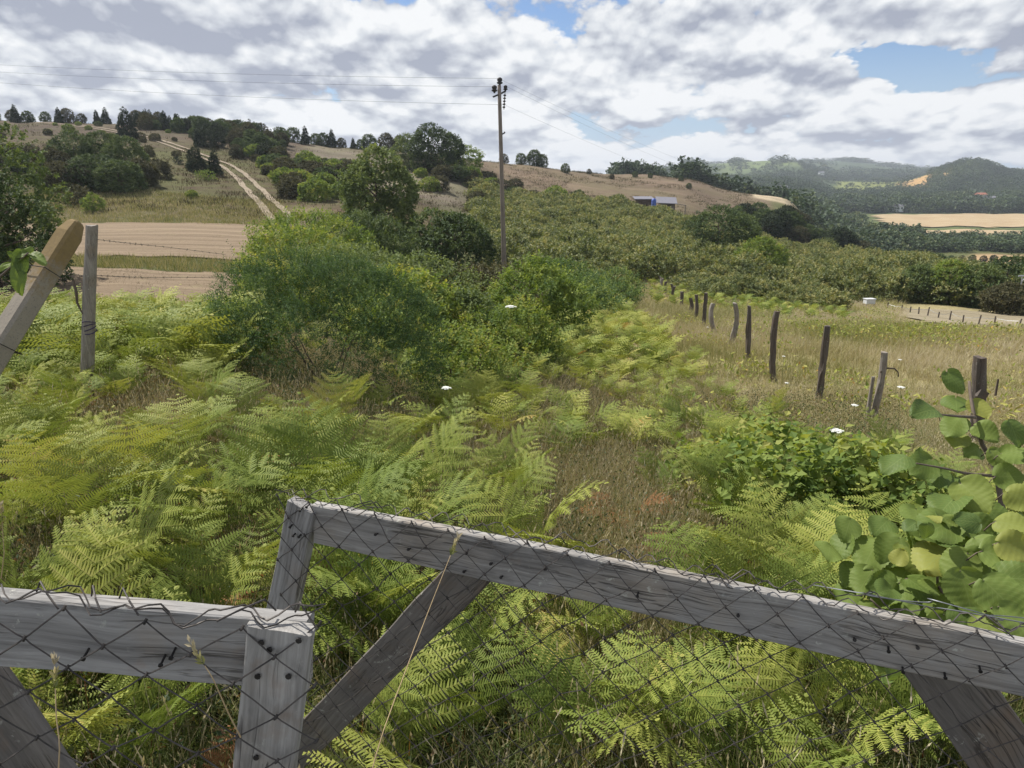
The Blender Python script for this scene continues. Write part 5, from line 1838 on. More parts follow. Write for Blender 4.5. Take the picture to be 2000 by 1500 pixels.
# broad hazel leaves at the right edge
def broad_leaf_grid(nu=4, nv=46):
    """leaf in its own plane: x across, y along (0..1), z up; returns vertices, quads, luv"""
    vs = np.linspace(0, 1, nv)
    V, UV = [], []
    for v in vs:
        wv = 0.50 * (np.sin(math.pi * min(1, v ** 0.72 * 0.985 + 0.005)) ** 0.62) * (1.04 - 0.12 * v)
        if v > 0.93:
            wv *= 0.75
        for u in np.linspace(-1, 1, 2 * nu + 1):
            tooth = 0.016 * math.sin(v * 83 + abs(u) * 3) * (abs(u) > 0.9)
            y = v - 0.10 * (1 - v) * abs(u) ** 1.5 * (v < 0.4) + tooth * 0.5
            V.append((u * wv + tooth * np.sign(u), y, 0))
            UV.append((u, v, 0))
    V = np.array(V); UV = np.array(UV)
    m_ = 2 * nu + 1
    idx = np.arange(nv * m_).reshape(nv, m_)
    q = np.stack([idx[:-1, :-1], idx[:-1, 1:], idx[1:, 1:], idx[1:, :-1]], -1).reshape(-1, 4)
    return V, q, UV


LEAF_V, LEAF_Q, LEAF_UV = broad_leaf_grid()


def broad_leaf(g, base, d, nrm, size, curl=None):
    d = norm(d)
    nrm = norm(nrm - d * np.dot(nrm, d))
    s = np.cross(d, nrm)
    V = LEAF_V.copy()
    c = g.uniform(0.1, 0.5) if curl is None else curl
    fold = g.uniform(-0.10, 0.22)
    u, v = LEAF_UV[:, 0], LEAF_UV[:, 1]
    z = fold * np.abs(V[:, 0]) - c * 0.45 * v ** 2 + 0.003 * np.sin((v - np.abs(u) * 0.55) * 7.5 * 2 * math.pi) * np.minimum(1, np.abs(u) * 2) + 0.075 * np.sin(u * 3 + v * 6 + g.uniform(0, 6)) * np.abs(u)
    P = base + (s * V[:, :1] + d * V[:, 1:2] + nrm * z[:, None]) * size
    return P


class LeafSet:
    def __init__(s):
        s.V, s.q, s.uv, s.t, s.n = [], [], [], [], 0

    def add(s, P, tint):
        s.V.append(P); s.q.append(LEAF_Q + s.n); s.uv.append(LEAF_UV); s.t.append(np.full(len(LEAF_Q), tint)); s.n += len(P)

    def mesh(s, name, mat):
        return raw_mesh(name, np.concatenate(s.V), np.concatenate(s.q), mat, np.concatenate(s.t), True, attrs={'luv': ('FLOAT_VECTOR', 'POINT', np.concatenate(s.uv))})


def near_hazel():
    g = np.random.default_rng(61)
    base = gp(1900, 2.35)
    e = empty('hazel_shrub', tuple(base))
    tag(e, 'young hazel shrub with broad toothed leaves at the right end of the gate', 'shrub')
    LS = LeafSet()
    G = Geo()
    toV = lambda P: np.asarray(P) - base
    # main stems through picture points
    stems = [[(1890, 1500, 2.3), (1905, 1350, 2.3), (1945, 1180, 2.25), (1958, 1010, 2.25), (1945, 920, 2.3), (1915, 860, 2.32), (1900, 800, 2.35), (1893, 745, 2.4)],
             [(1945, 925, 2.28), (1985, 890, 2.2), (2040, 850, 2.15)], [(1957, 945, 2.28), (2010, 935, 2.2), (2060, 925, 2.1)],
             [(1948, 930, 2.28), (1890, 925, 2.2), (1845, 915, 2.1), (1790, 905, 2.05)], [(1905, 815, 2.33), (1860, 812, 2.25), (1825, 808, 2.2)],
             [(1905, 1360, 2.3), (1840, 1240, 2.15), (1790, 1160, 2.05), (1720, 1110, 2.0)], [(1905, 1350, 2.25), (1880, 1220, 1.95), (1830, 1130, 1.85), (1850, 1060, 1.9)],
             [(1915, 1350, 2.2), (1980, 1220, 1.8), (2010, 1120, 1.75), (1970, 1060, 1.8)], [(1900, 1400, 2.2), (1790, 1290, 1.9), (1740, 1210, 1.85), (1700, 1170, 1.85)]]
    for i, st in enumerate(stems):
        pts = [toV(atc(*p)) for p in st]
        r0 = 0.012 if i == 0 else 0.0055
        if i == 0:
            pts = [np.array([0, 0, -0.1])] + pts[1:]
        if len(pts) > 2:
            k = np.linspace(0, 1, len(pts))
            pts = pchip(k, np.array(pts), np.linspace(0, 1, 14))
        G.tube(pts, np.linspace(r0, r0 * 0.4, len(pts)), 6)
    # (px, py centre, size in px, depth, tint, droop direction in the picture (dx,dy))
    big = [(1868, 745, 52, 2.4, 0.35, (.3, .9)), (1868, 790, 56, 2.4, 0.22, (-.2, .9)), (1915, 800, 48, 2.35, 0.72, (.3, 1)), (1805, 803, 62, 2.2, 0.15, (-1, .2)),
           (1862, 832, 54, 2.3, 0.45, (-.8, .6)), (1928, 845, 50, 2.3, 0.35, (.5, 1)), (1870, 860, 50, 2.3, 0.6, (-.5, 1)), (1900, 880, 50, 2.28, 0.5, (-1, .4)),
           (1985, 848, 56, 2.15, 0.3, (.3, .8)), (1990, 890, 60, 2.15, 0.5, (.8, .3)), (1745, 905, 66, 2.05, 0.08, (-.8, .5)), (1800, 912, 62, 2.1, 0.35, (-.7, .7)),
           (1835, 935, 56, 2.1, 0.4, (-.4, .8)), (1880, 945, 66, 2.1, 0.3, (-1, .4)), (1955, 900, 54, 2.2, 0.6, (.5, .8)), (1975, 930, 56, 2.15, 0.5, (1, .2)),
           (1905, 970, 80, 1.95, 0.6, (.3, 1)), (1850, 985, 84, 1.95, 0.42, (-.8, .7)), (1830, 1030, 92, 1.85, 0.5, (-1, .5)), (1885, 1050, 64, 1.85, 0.4, (.3, 1)),
           (1830, 1085, 104, 1.8, 0.45, (-1, .4)), (1700, 1080, 84, 1.95, 0.5, (-.8, .8)), (1640, 1070, 60, 2.0, 0.5, (-.4, .9)), (1760, 1130, 80, 1.9, 0.5, (-.5, .9)),
           (1920, 1040, 70, 1.85, 0.55, (.5, .8)), (1950, 1010, 62, 2.0, 0.42, (.6, .8)), (1985, 1025, 70, 1.8, 0.6, (.8, .5)), (1910, 1110, 76, 1.75, 0.5, (.5, .8)),
           (1965, 1090, 84, 1.7, 0.6, (.9, .4)), (1890, 1160, 92, 1.65, 0.42, (-.2, 1)), (1960, 1170, 92, 1.6, 0.55, (.4, 1)), (1840, 1190, 78, 1.75, 0.6, (-.8, .6)),
           (1770, 1195, 70, 1.85, 0.45, (-.8, .5)), (1720, 1170, 64, 1.9, 0.5, (-.9, .4)), (1900, 1215, 80, 1.62, 0.3, (.3, 1)), (1990, 1220, 90, 1.55, 0.4, (.5, .9)),
           (1990, 1130, 80, 1.65, 0.5, (.9, .3)), (2000, 975, 60, 2.0, 0.65, (.9, .3)), (1665, 1120, 62, 1.95, 0.48, (-.6, .9)), (1800, 1050, 70, 1.9, 0.35, (-.7, .7))]
    big += [(1620, 1078, 62, 1.98, 0.55, (-.6, .8)), (1655, 1035, 56, 2.0, 0.6, (-.3, .7)), (1690, 1135, 66, 1.9, 0.62, (-.7, .7)), (1738, 1078, 70, 1.92, 0.5, (-.4, .9)), (1785, 1088, 70, 1.88, 0.66, (.2, .9)), (1752, 1160, 66, 1.86, 0.55, (-.6, .6)),
            (1805, 1150, 74, 1.8, 0.6, (.3, .8)), (1652, 1165, 58, 1.92, 0.5, (-.8, .4)), (1700, 1205, 64, 1.85, 0.62, (-.5, .8)), (1835, 1235, 72, 1.7, 0.55, (-.2, .9)), (1770, 1235, 66, 1.78, 0.48, (-.6, .6)), (1720, 1030, 60, 1.98, 0.58, (-.7, .5)), (1790, 1010, 66, 1.95, 0.45, (-.5, .8)),
            (1870, 1110, 76, 1.74, 0.66, (-.3, .9)), (1930, 1075, 70, 1.76, 0.7, (.4, .8)), (1945, 1235, 84, 1.58, 0.6, (.3, .9)), (1875, 1010, 64, 1.95, 0.62, (.2, .8)), (1990, 1075, 74, 1.7, 0.66, (.8, .5))]
    right = np.array([1.0, 0, 0])
    upc = np.array([0, SP, CP])
    back = np.array([0, -CP, SP])             # towards the viewer
    for px, py, sz, dp, tn, (dx, dy) in big:
        size = sz / F * dp * 0.95
        c = toV(atc(px, py, dp))
        d = norm(right * dx - upc * dy * 0.55 + back * g.uniform(0.2, 0.7) + g.normal(size=3) * 0.12)
        nr = norm(np.array([-0.15, 0.1, 0.8]) + back * 0.55 + g.normal(size=3) * 0.28)
        b = c - d * size * 0.5
        LS.add(broad_leaf(g, b, d, nr, size), np.clip(tn + 0.12 + g.normal() * 0.12, 0, 0.9))
        tip = b - d * size * 0.12 - np.array([0, 0, 0.01])
        G.tube([b, tip, tip - d * size * 0.2 - np.array([0, 0, 0.03])], 0.0016, 4)
    for _ in range(190):
        px, py = g.uniform(1690, 2060), g.uniform(1000, 1330)
        if px + (py - 1000) * 0.3 < 1750:
            continue
        dp = g.uniform(1.75, 2.5)
        size = g.uniform(0.035, 0.082)
        c = toV(atc(px, py, dp))
        d = norm(g.normal(size=3) + right * (px - 1850) / 200 + [0, 0, -0.3])
        nr = norm(np.array([0, 0, 0.9]) + back * 0.4 + g.normal(size=3) * 0.4)
        LS.add(broad_leaf(g, c - d * size * .5, d, nr, size), np.clip(g.normal() * 0.22 + 0.55, 0, 1))
    link('foliage', LS.mesh('foliage', M['hazel']), e)
    link('stems', G.mesh('stems', M['twig'], True), e)
    # sprig at the left edge
    a = atc(-30, 560, 1.9)
    e2 = empty('leafy_sprig', tuple(a))
    tag(e2, 'thin sprig with a few drooping oval leaves before the leaning concrete post', 'sprig')
    G = Geo(); LS = LeafSet()
    pts = [atc(-60, 575, 1.95) - a, atc(0, 540, 1.9) - a, atc(30, 515, 1.88) - a, atc(55, 494, 1.86) - a]
    G.tube(pts, [0.0035, 0.003, 0.0025, 0.002], 6)
    for px, py, sz, dx, dy, tn in ((40, 494, 36, -1, 0.15, 0.6), (74, 500, 38, 1, 0.45, 0.62), (32, 508, 30, -.7, .7, 0.5), (41, 515, 42, 0.1, 1, 0.2), (36, 548, 46, 0.15, 1, 0.5), (4, 520, 26, -.6, .3, 0.75), (25, 500, 22, -.5, -.5, 0.4)):
        size = sz / F * 1.87 * 1.2
        d = norm(right * dx - upc * dy + back * g.uniform(0.1, 0.4))
        nr = norm(np.array([0.1, 0, 0.6]) + back * 0.6 + g.normal(size=3) * 0.2)
        c = atc(px, py, 1.87) - a
        P = broad_leaf(g, np.zeros(3), np.array([0, 1.0, 0]), np.array([0, 0, 1.0]), size, 0.5)
        P[:, 0] *= 0.55
        s = np.cross(d, norm(nr - d * np.dot(nr, d)))
        n3 = np.cross(s, d)
        P = P[:, :1] * s + P[:, 1:2] * d + P[:, 2:] * n3 + c - d * size * 0.5
        LS.add(P, tn)
    link('foliage', LS.mesh('foliage', M['hazel']), e2)
    link('twig', G.mesh('twig', M['twig']), e2)


near_hazel()


# ------------------------------------------------------------------ flowers and stalks
def umbel(g, h, r):
    G = Geo(); S = Geo()
    lean = g.normal(size=2) * 0.06 * h
    top = np.array([lean[0], lean[1], h])
    S.tube([(0, 0, -0.03), top * 0.5 + g.normal(size=3) * 0.01, top], [0.0032, 0.0026, 0.002], 5)
    for i in range(16):
        a = i * 2.4
        rr = r * math.sqrt((i + 0.5) / 16) * 0.85
        c = top + np.array([math.cos(a) * rr, math.sin(a) * rr, r * 0.35 + (0.10 * r if rr < r * .6 else 0)])
        S.tube([top, c], 0.0009, 3, cap=False)
        for k in range(6):
            b = a + k * 1.05
            q = c + np.array([math.cos(b), math.sin(b), 0]) * r * 0.13
            G.tube([q - [0, 0, .002], q + [0, 0, .003]], [r * 0.10, r * 0.075], 5)
    return G, S


def flowers():
    g = np.random.default_rng(71)
    prot = None
    SP_ = [(997, 604, 12.2, 0.11, 'large round white flower head in the bramble thicket'), (868, 762, 7.6, 0.062, 'white flower head on a bent stalk at the foot of the largest shrub'),
           (1622, 846, 4.6, 0.05, 'widest white flower head, above the bramble bush by the fence'), (1770, 760, 8.6, 0.05, 'flat white flower head right of the split fence post'),
           (1678, 796, 8.2, 0.045, 'small white flower head left of the split fence post')]
    more = [(1382, 647, 20), (1534, 697, 13.5), (1537, 750, 11), (1310, 681, 15), (1760, 705, 12), (570, 871, 5.2)]
    for i, (px, py, D, r, lab) in enumerate(SP_ + [(a, b, c, 0.035, None) for a, b, c in more]):
        T = atD(px, py, D)
        gz = float(ground_z(T[0], T[1]))
        h = max(0.3, T[2] - gz)
        Gp, S = umbel(g, h, r)
        e = empty('white_umbel', (T[0], T[1], gz))
        tag(e, lab or 'small white flower head standing in the grass', 'flower', 'white flower heads' if lab is None else None)
        link('flower_head', Gp.mesh('flower_head', M['petal']), e)
        link('stem', S.mesh('stem', M['stem']), e)
    # tall dry grass stalks standing at the gate
    for pts, lab in (([(712, 1560, 1.05), (745, 1440, 1.08), (800, 1290, 1.15), (850, 1160, 1.2), (880, 1085, 1.22)], 'long dry grass stalk crossing the diagonal brace'),
                     ([(112, 1560, 0.86), (116, 1470, 0.86), (110, 1400, 0.87), (108, 1345, 0.88)], 'reddish dry grass stalk before the left brace'),
                     ([(2, 1130, 1.4), (8, 1080, 1.4), (4, 1020, 1.4)], 'pale grass ear at the left picture edge'),
                     ([(470, 1440, 0.9), (440, 1380, 0.88), (418, 1330, 0.86), (400, 1300, 0.86)], 'thin green grass stalk leaning on the near end post')):
        P = np.array([atc(*p) for p in pts])
        if len(P) > 3:
            P = pchip(np.linspace(0, 1, len(P)), P, np.linspace(0, 1, 12))
        root = P[0].copy()
        e = empty('grass_stalk', tuple(root))
        tag(e, lab, 'grass stalk')
        G = Geo()
        G.tube(P - root, np.linspace(0.0010, 0.0006, len(P)), 5)
        link('stalk', G.mesh('stalk', M['stalk']), e)
        d = norm(P[-1] - P[-2])
        n = 26
        t = g.random(n)
        B = (P[-1] - root) + d * (t * 0.035)[:, None]
        Q = kites(B, d + g.normal(size=(n, 3)) * 0.35, rvec(g, n), 0.011, 0.004)
        link('seed_head', quad_mesh('seed_head', Q, t, M['grass_dry']), e)


flowers()


# ------------------------------------------------------------------ middle distance: hazel orchard
def orchard():
    g = np.random.default_rng(81)
    prot = []
    for v in range(6):
        w, h = g.uniform(2.7, 3.5), g.uniform(1.9, 2.6)
        L = lobed(g, w, h, 11, 0.52, 1.0, sub=(0.3, 0.5))
        Q, T = crown(g, L, 460, 7, 0.50, 0.165, 0.115, 0.9, 0.38, 2.1, 0.05, 0.10, -0.8, 1.7)
        T = np.clip(T + 0.05, 0, 1)
        Q2 = quad_mesh('foliage', Q, T, M['orchard'])
        st = branch_geo(g, h * .8, w * .8, 0.05, 8, 0.1, stems=4).mesh('stems', M['bark'])
        prot.append(((Q, T), Q2, st))

    def inside(px, D):
        front = np.interp(px, [960, 1080, 1150, 1250, 1350, 1500, 1700, 1850, 2150], [54, 44, 47, 50, 52, 52, 49, 48, 47])
        back = np.interp(px, [880, 1000, 1100, 1200, 1300, 1400, 1500, 1600, 1700, 1800, 2000, 2150], [105, 118, 128, 124, 118, 112, 108, 108, 104, 98, 84, 80])
        return px > 935 and front < D < back
    spots = []
    rot = R(24)
    for i in range(-60, 80):
        for j in range(-60, 80):
            x0, y0 = i * 2.7 + g.normal() * 0.45, j * 2.9 + g.normal() * 0.45
            x = x0 * math.cos(rot) - y0 * math.sin(rot) + 20
            y = x0 * math.sin(rot) + y0 * math.cos(rot) + 80
            if y < 40:
                continue
            px = px_of(x, y)
            if px > 2120 or not inside(px, y) or g.random() < 0.06:
                continue
            spots.append((y, x))
    spots.sort()
    # keep clear of the two free-standing trees
    clear = [gp(1402, 82)[:2], gp(1480, 60)[:2], gp(1402, 76)[:2], gp(1385, 80)[:2], gp(1420, 80)[:2]]
    spots = [(y, x) for y, x in spots if all((x - c[0]) ** 2 + (y - c[1]) ** 2 > 4 for c in clear)]
    first = {}
    rest = []
    for n, (y, x) in enumerate(spots):
        p = (x, y, float(ground_z(x, y)))
        v = int(g.integers(0, 6))
        sc = g.uniform(0.78, 1.12)
        sc3 = (sc, sc, sc * g.uniform(0.85, 1.1))
        if n < 225:
            if v not in first:
                e = place_thing('orchard_hazel', p, [('foliage', prot[v][1]), ('stems', prot[v][2])], 'hazel bush of the orchard rows covering the middle slope', 'hazel bush', 'hazel bushes of the orchard', g.uniform(0, 6.28), sc3)
                first[v] = e
            else:
                dup_thing(first[v], p, g.uniform(0, 6.28), sc3)
        else:
            rest.append((p, v, sc3))
    for i in range(70):
        px = g.uniform(1345, 1640) if i % 4 else g.uniform(1060, 1235)
        D = np.interp(px, [1060, 1250, 1500, 1760], [43, 45, 47, 46]) - abs(g.normal()) * 3.0
        v = int(g.integers(0, 6))
        sc = g.uniform(0.28, 0.6)
        p = tuple(float(c) for c in gp(px, D))
        dup_thing(first[v], p, g.uniform(0, 6.28), (sc * 1.2, sc * 1.2, sc), 'low young hazel bush before the front row of the orchard', 'low bushes before the orchard')
    P = np.array([r[0] for r in rest])
    me = scatter('orchard_rows', [p[0] for p in prot], P, g.uniform(0, 6.28, len(P)), np.array([r[2] for r in rest]), M['orchard'], g.normal(size=len(P)) * 0.10, which=np.array([r[1] for r in rest]))
    tag(link('orchard_rows', me), 'back rows of the hazel orchard below the brown field', 'orchard', kind='stuff')


orchard()


def tree(name, px, D, w, h, mat, label, n=900, per=8, ll=0.2, group=None, stem_h=0.25, nsub=14, gap=0.36, up=0.5, trunk=None, seed=0, squash=1.0, lob=None, sl=None, cat='tree', low=-0.92):
    g = np.random.default_rng(900 + seed)
    cr = h * (1 - stem_h)
    L = lob or [(a, b, c + h * stem_h, d, e_, f) for a, b, c, d, e_, f in lobed(g, w, cr, nsub, 0.5, squash)]
    Q, T = crown(g, L, n, per, sl or ll * 2.4, ll, ll * 0.7, up, gap, 1.7, 0.02, 0.10, low)
    P = gp(px, D)
    e = empty(name, tuple(P))
    tag(e, label, cat, group)
    link('crown', quad_mesh('crown', Q, T, M[mat]), e)
    link('trunk', branch_geo(g, h * 0.95, w, trunk or 0.03 * h, 9, 0.25).mesh('trunk', M['bark'], True), e)
    return e


def conic(g, w, h, n=9):
    L = []
    for i in range(n):
        t = (i + 0.5) / n
        r = w * 0.5 * (1 - t) ** 0.75 * g.uniform(0.8, 1.1) + 0.05
        a = g.uniform(0, 6.28)
        L.append((math.cos(a) * r * 0.25, math.sin(a) * r * 0.25, h * (0.03 + 0.93 * t), r, r, h / n * 0.95))
    return L


def trees():
    g = np.random.default_rng(91)
    tree('broad_tree', 745, 48, 4.6, 6.3, 'willow', 'round grey green tree standing alone below the stony slope', 3000, 9, 0.16, seed=1, stem_h=0.08, nsub=22, gap=0.28)
    tree('broad_tree', 845, 45, 3.6, 3.1, 'willow', 'low pale green tree just right of the round grey green one', 1000, 8, 0.16, seed=2, stem_h=0.05)
    tree('dark_bush', 893, 43.5, 4.6, 3.4, 'oak', 'dark domed evergreen bush left of the pole', 1700, 9, 0.14, seed=3, stem_h=0.0, gap=0.28, cat='bush')
    tree('broad_tree', 850, 118, 8.6, 6.6, 'oak', 'largest hilltop tree with a broad dark crown', 3800, 8, 0.22, seed=4, stem_h=0.0, nsub=20, gap=0.25)
    tree('broad_tree', 800, 122, 6.0, 5.2, 'willow', 'lighter tree on the left flank of the largest hilltop tree', 1300, 8, 0.21, seed=5, stem_h=0.05)
    tree('broad_tree', 905, 130, 7.0, 4.2, 'bramble', 'light green tree on the right flank of the largest hilltop tree', 1200, 8, 0.21, seed=6, stem_h=0.02)
    tree('broad_tree', 1402, 82, 8.4, 6.0, 'oak', 'big dark round tree standing in the orchard', 3400, 9, 0.17, seed=7, stem_h=0.02, nsub=18, gap=0.30)
    tree('broad_tree', 1480, 60, 4.8, 4.0, 'bramble', 'light feathery green tree in front of the big dark orchard tree', 1700, 9, 0.15, seed=8, stem_h=0.03, nsub=14)
    tree('dark_bush', 0, 24, 4.6, 3.9, 'oak', 'dark leafy tree at the left picture edge beside the harvested field', 3000, 9, 0.09, seed=9, stem_h=0.02, nsub=20, cat='tree')
    tree('broad_tree', 8, 27, 4.6, 5.4, 'willow', 'grey green tree crown rising over the dark one at the left edge', 2800, 9, 0.10, seed=10, stem_h=0.1, nsub=18)
    # oak thicket on the left hillside
    spec = [(110, 74, 4.5, 3.4, 'brownbush'), (150, 78, 5.0, 4.8, 'oak'), (205, 80, 4.8, 4.6, 'oak'), (250, 77, 4.6, 4.4, 'oak'), (185, 71, 5.2, 3.2, 'oak'), (235, 70, 4.6, 2.8, 'oak'), (275, 74, 3.4, 2.6, 'brownbush'), (130, 70, 4.4, 2.6, 'brownbush'), (310, 82, 2.6, 1.9, 'brownbush')]
    names = ['brown bush at the left end of the hillside oak thicket', 'tall oak at the left shoulder of the hillside thicket', 'tallest oak in the middle of the hillside thicket', 'oak at the right shoulder of the hillside thicket',
             'low front oak in the middle of the hillside thicket', 'low front oak at the right of the hillside thicket', 'brown bush at the lower right end of the oak thicket', 'brown bush at the lower left end of the oak thicket', 'lone brown bush just right of the oak thicket']
    for i, ((px, D, w, h, mt), lab) in enumerate(zip(spec, names)):
        tree('oak_tree', px, D, w, h, mt, lab, int(230 * w * math.sqrt(h)), 8, 0.14, 'trees of the hillside oak thicket', 0.03, 12, seed=20 + i)
    tree('round_bush', 152, 63, 2.0, 1.6, 'brownbush', 'small round olive bush below the oak thicket', 300, 8, 0.14, seed=40, stem_h=0, cat='bush')
    tree('round_bush', 185, 60, 1.5, 1.3, 'bramble', 'small bright green bush below the oak thicket', 260, 8, 0.12, seed=41, stem_h=0, cat='bush')
    tree('juniper', 384, 92, 2.2, 3.2, 'juniper', 'broad dark juniper beside the track', 1100, 9, 0.13, seed=42, stem_h=0, lob=conic(g, 2.3, 3.1), gap=0.08)
    tree('juniper', 421, 90, 1.35, 3.0, 'juniper', 'slim dark juniper beside the track', 800, 9, 0.12, seed=43, stem_h=0, lob=conic(g, 1.4, 3.0), gap=0.08)
    tree('juniper', 249, 120, 2.6, 4.6, 'juniper', 'tall dark juniper on the upper track', 1000, 9, 0.17, seed=44, stem_h=0, lob=conic(g, 2.7, 4.5, 7), gap=0.08)
    tree('round_bush', 349, 96, 0.9, 0.9, 'juniper', 'tiny dark bush left of the broad juniper', 90, 8, 0.12, seed=45, stem_h=0, cat='bush')
    tree('round_bush', 404, 85, 2.3, 1.0, 'bramble', 'low yellow green bush on the slope below the junipers', 160, 8, 0.12, seed=46, stem_h=0, cat='bush')
    # prototypes for the many small ones
    def proto(kind, w, h, mt, n, ll, seed, conical=False):
        gg = np.random.default_rng(seed)
        L = conic(gg, w, h, 7) if conical else lobed(gg, w, h, 9, 0.5, 1.0)
        Q, T = crown(gg, L, n, 8, ll * 2.2, ll, ll * 0.7, 0.6, 0.10 if conical else 0.26, 1.7, zmin=0.02, low=-0.92)
        return quad_mesh('crown', Q, T, M[mt]), branch_geo(gg, h * .85, w * .8, 0.03 * h, 6, 0.2).mesh('trunk', M['bark'])
    pj = [proto('j', 1.7, 3.4, 'juniper', 800, 0.16, 300 + i, True) for i in range(3)]
    po = [proto('o', 3.4, 3.2, m_, 900, 0.18, 310 + i) for i, m_ in enumerate(('oak', 'oak', 'brownbush', 'juniper'))]
    pb = [proto('b', 2.6, 1.6, m_, 520, 0.15, 320 + i) for i, m_ in enumerate(('brownbush', 'oak', 'bramble', 'brownbush'))]

    firsts = {}

    def put(pr, key, name, px, D, sc, lab, cat, group):
        p = tuple(float(v) for v in gp(px, D))
        if key not in firsts:
            firsts[key] = place_thing(name, p, [('crown', pr[0]), ('trunk', pr[1])], lab, cat, group, g.uniform(0, 6.28), sc)
        else:
            dup_thing(firsts[key], p, g.uniform(0, 6.28), sc, lab, group)
    # ridge line on the left: (px, scale, conical)
    ridge = [(-10, 1.0, 0), (22, 0.9, 0), (38, 1.0, 1), (62, 0.8, 0), (60, .8, 1), (86, 0.75, 0), (108, 0.9, 1), (135, 1.0, 0), (160, .9, 0), (188, 0.95, 1), (212, 1.0, 1), (227, 0.75, 1)]
    for i, (px, sc, c) in enumerate(ridge):
        k = int(g.integers(0, 3))
        put(pj[k] if c else po[k], ('r', c, k), 'ridge_juniper' if c else 'ridge_oak', px + g.normal() * 5, g.uniform(145, 159), sc * g.uniform(0.55, 0.95), 'conical dark juniper on the open ridge left of the track' if c else 'low dark oak on the open ridge left of the track', 'tree', 'conifers on the open ridge' if c else 'oaks on the open ridge')
    for i in range(150):
        t = g.random()
        px = 268 + t * 290 + g.normal() * 8
        D = np.interp(px, [260, 560], [152, 150]) - abs(g.normal()) * 16 * (0.3 + t)
        c = int(g.random() < 0.42 and D > 140)
        k = int(g.integers(0, 3)) if c else int(g.integers(0, 4))
        put(pj[k] if c else po[k], ('s', c, k), 'ridge_juniper' if c else 'ridge_oak', px, D, g.uniform(0.4, 0.95), 'dark juniper in the wood along the ridge right of the track' if c else 'dark scrub oak in the wood along the ridge right of the track', 'tree', 'junipers of the ridge wood' if c else 'oaks of the ridge wood')
    for px, sc, c in ((572, 0.9, 0), (597, 1.0, 1), (618, .7, 0), (632, .8, 0), (649, 1.0, 1), (668, 0.6, 0), (690, .6, 1), (705, .6, 0), (722, 1.0, 0), (755, 1.1, 0), (782, 1.0, 0)):
        k = int(g.integers(0, 3))
        put(pj[k] if c else po[k], ('t', c, k), 'ridge_juniper' if c else 'ridge_oak', px, 160 + g.uniform(-4, 4), sc, 'scattered dark juniper on the ridge left of the largest hilltop tree' if c else 'scattered low oak on the ridge left of the largest hilltop tree', 'tree', 'junipers left of the hilltop tree' if c else 'oaks left of the hilltop tree')
    # scrub down the slope right of the track
    for i in range(80):
        px = g.uniform(500, 700)
        D = np.interp(px, [520, 690], [112, 92]) + g.normal() * 14
        if D < 66 or D > 152:
            continue
        k = int(g.integers(0, 4))
        put(pb[k], ('u', k), 'slope_scrub', px, D, g.uniform(0.6, 1.35), 'brownish scrub bush on the stony slope right of the track', 'bush', 'scrub bushes right of the track')
    for i in range(26):
        px = g.uniform(800, 1010)
        D = np.interp(px, [800, 1010], [104, 118]) + g.normal() * 7
        k = int(g.integers(0, 4))
        put(pb[k], ('v', k), 'slope_scrub', px, D, g.uniform(0.7, 1.4), 'brown scrub bush below the hilltop trees', 'bush', 'scrub bushes below the hilltop trees')
    for i in range(48):
        px = g.uniform(-20, 470)
        D = g.uniform(68, 140)
        k = int(g.integers(0, 4))
        put(pb[k], ('w', k), 'slope_scrub', px, D, g.uniform(0.3, 0.75), 'small scrub bush scattered on the brown left hillside', 'bush', 'scrub bushes on the left hillside')
    for i in range(9):
        px = g.uniform(0, 130); D = g.uniform(84, 96)
        k = int(g.integers(0, 4))
        put(pb[k], ('w2', k), 'slope_scrub', px, D, g.uniform(0.7, 1.2), 'brown bush left of the hillside oak thicket', 'bush', 'bushes left of the oak thicket')
    # edge bushes along the top of the orchard and on the brown field
    for px, D, sc in ((1005, 126, 1.2), (1040, 128, 1.0), (1085, 130, 1.6), (1120, 131, 1.1), (1130, 140, .8), (1205, 129, 1.3), (1225, 128, 1.0), (980, 131, 1.3), (950, 128, 1.4)):
        k = int(g.integers(0, 4))
        put(pb[k], ('x', k), 'field_edge_bush', px, D, sc, 'bush on the edge between the orchard and the brown field', 'bush', 'bushes edging the brown field')
    for px, D, sc in ((1104, 176, .8), (1044, 180, 1.4), (1058, 181, 1.1), (1018, 182, 1.0), (985, 180, .8), (1150, 195, .5), (1195, 190, .5), (1240, 205, .6), (1270, 200, .5), (1330, 200, .5), (1345, 180, .5)):
        k = int(g.integers(0, 3))
        put(po[k], ('y', k), 'field_tree', px, D, sc * 0.8, 'small dark tree dotted over the brown field', 'tree', 'small trees on the brown field')
    # scrub and trees around the spur right of the big dark tree, falling to the valley
    for i in range(58):
        px = g.uniform(1440, 1680)
        D = 128 + g.uniform(-8, 20 if px < 1545 else 55)
        k = int(g.integers(0, 4))
        put(po[k], ('z', k), 'spur_tree', px, D, g.uniform(0.8, 1.55), 'dark scrub tree on the spur between the orchard and the valley fields', 'tree', 'trees on the spur')
    for i in range(26):
        px = g.uniform(1660, 1860)
        D = np.interp(px, [1660, 1860], [112, 106]) + g.uniform(0, 10)
        k = int(g.integers(0, 4))
        put(po[k], ('zz', k), 'hedge_tree', px, D, g.uniform(0.5, 0.9), 'dark tree in the hedge between the orchard and the valley fields', 'tree', 'hedge trees at the back of the orchard')
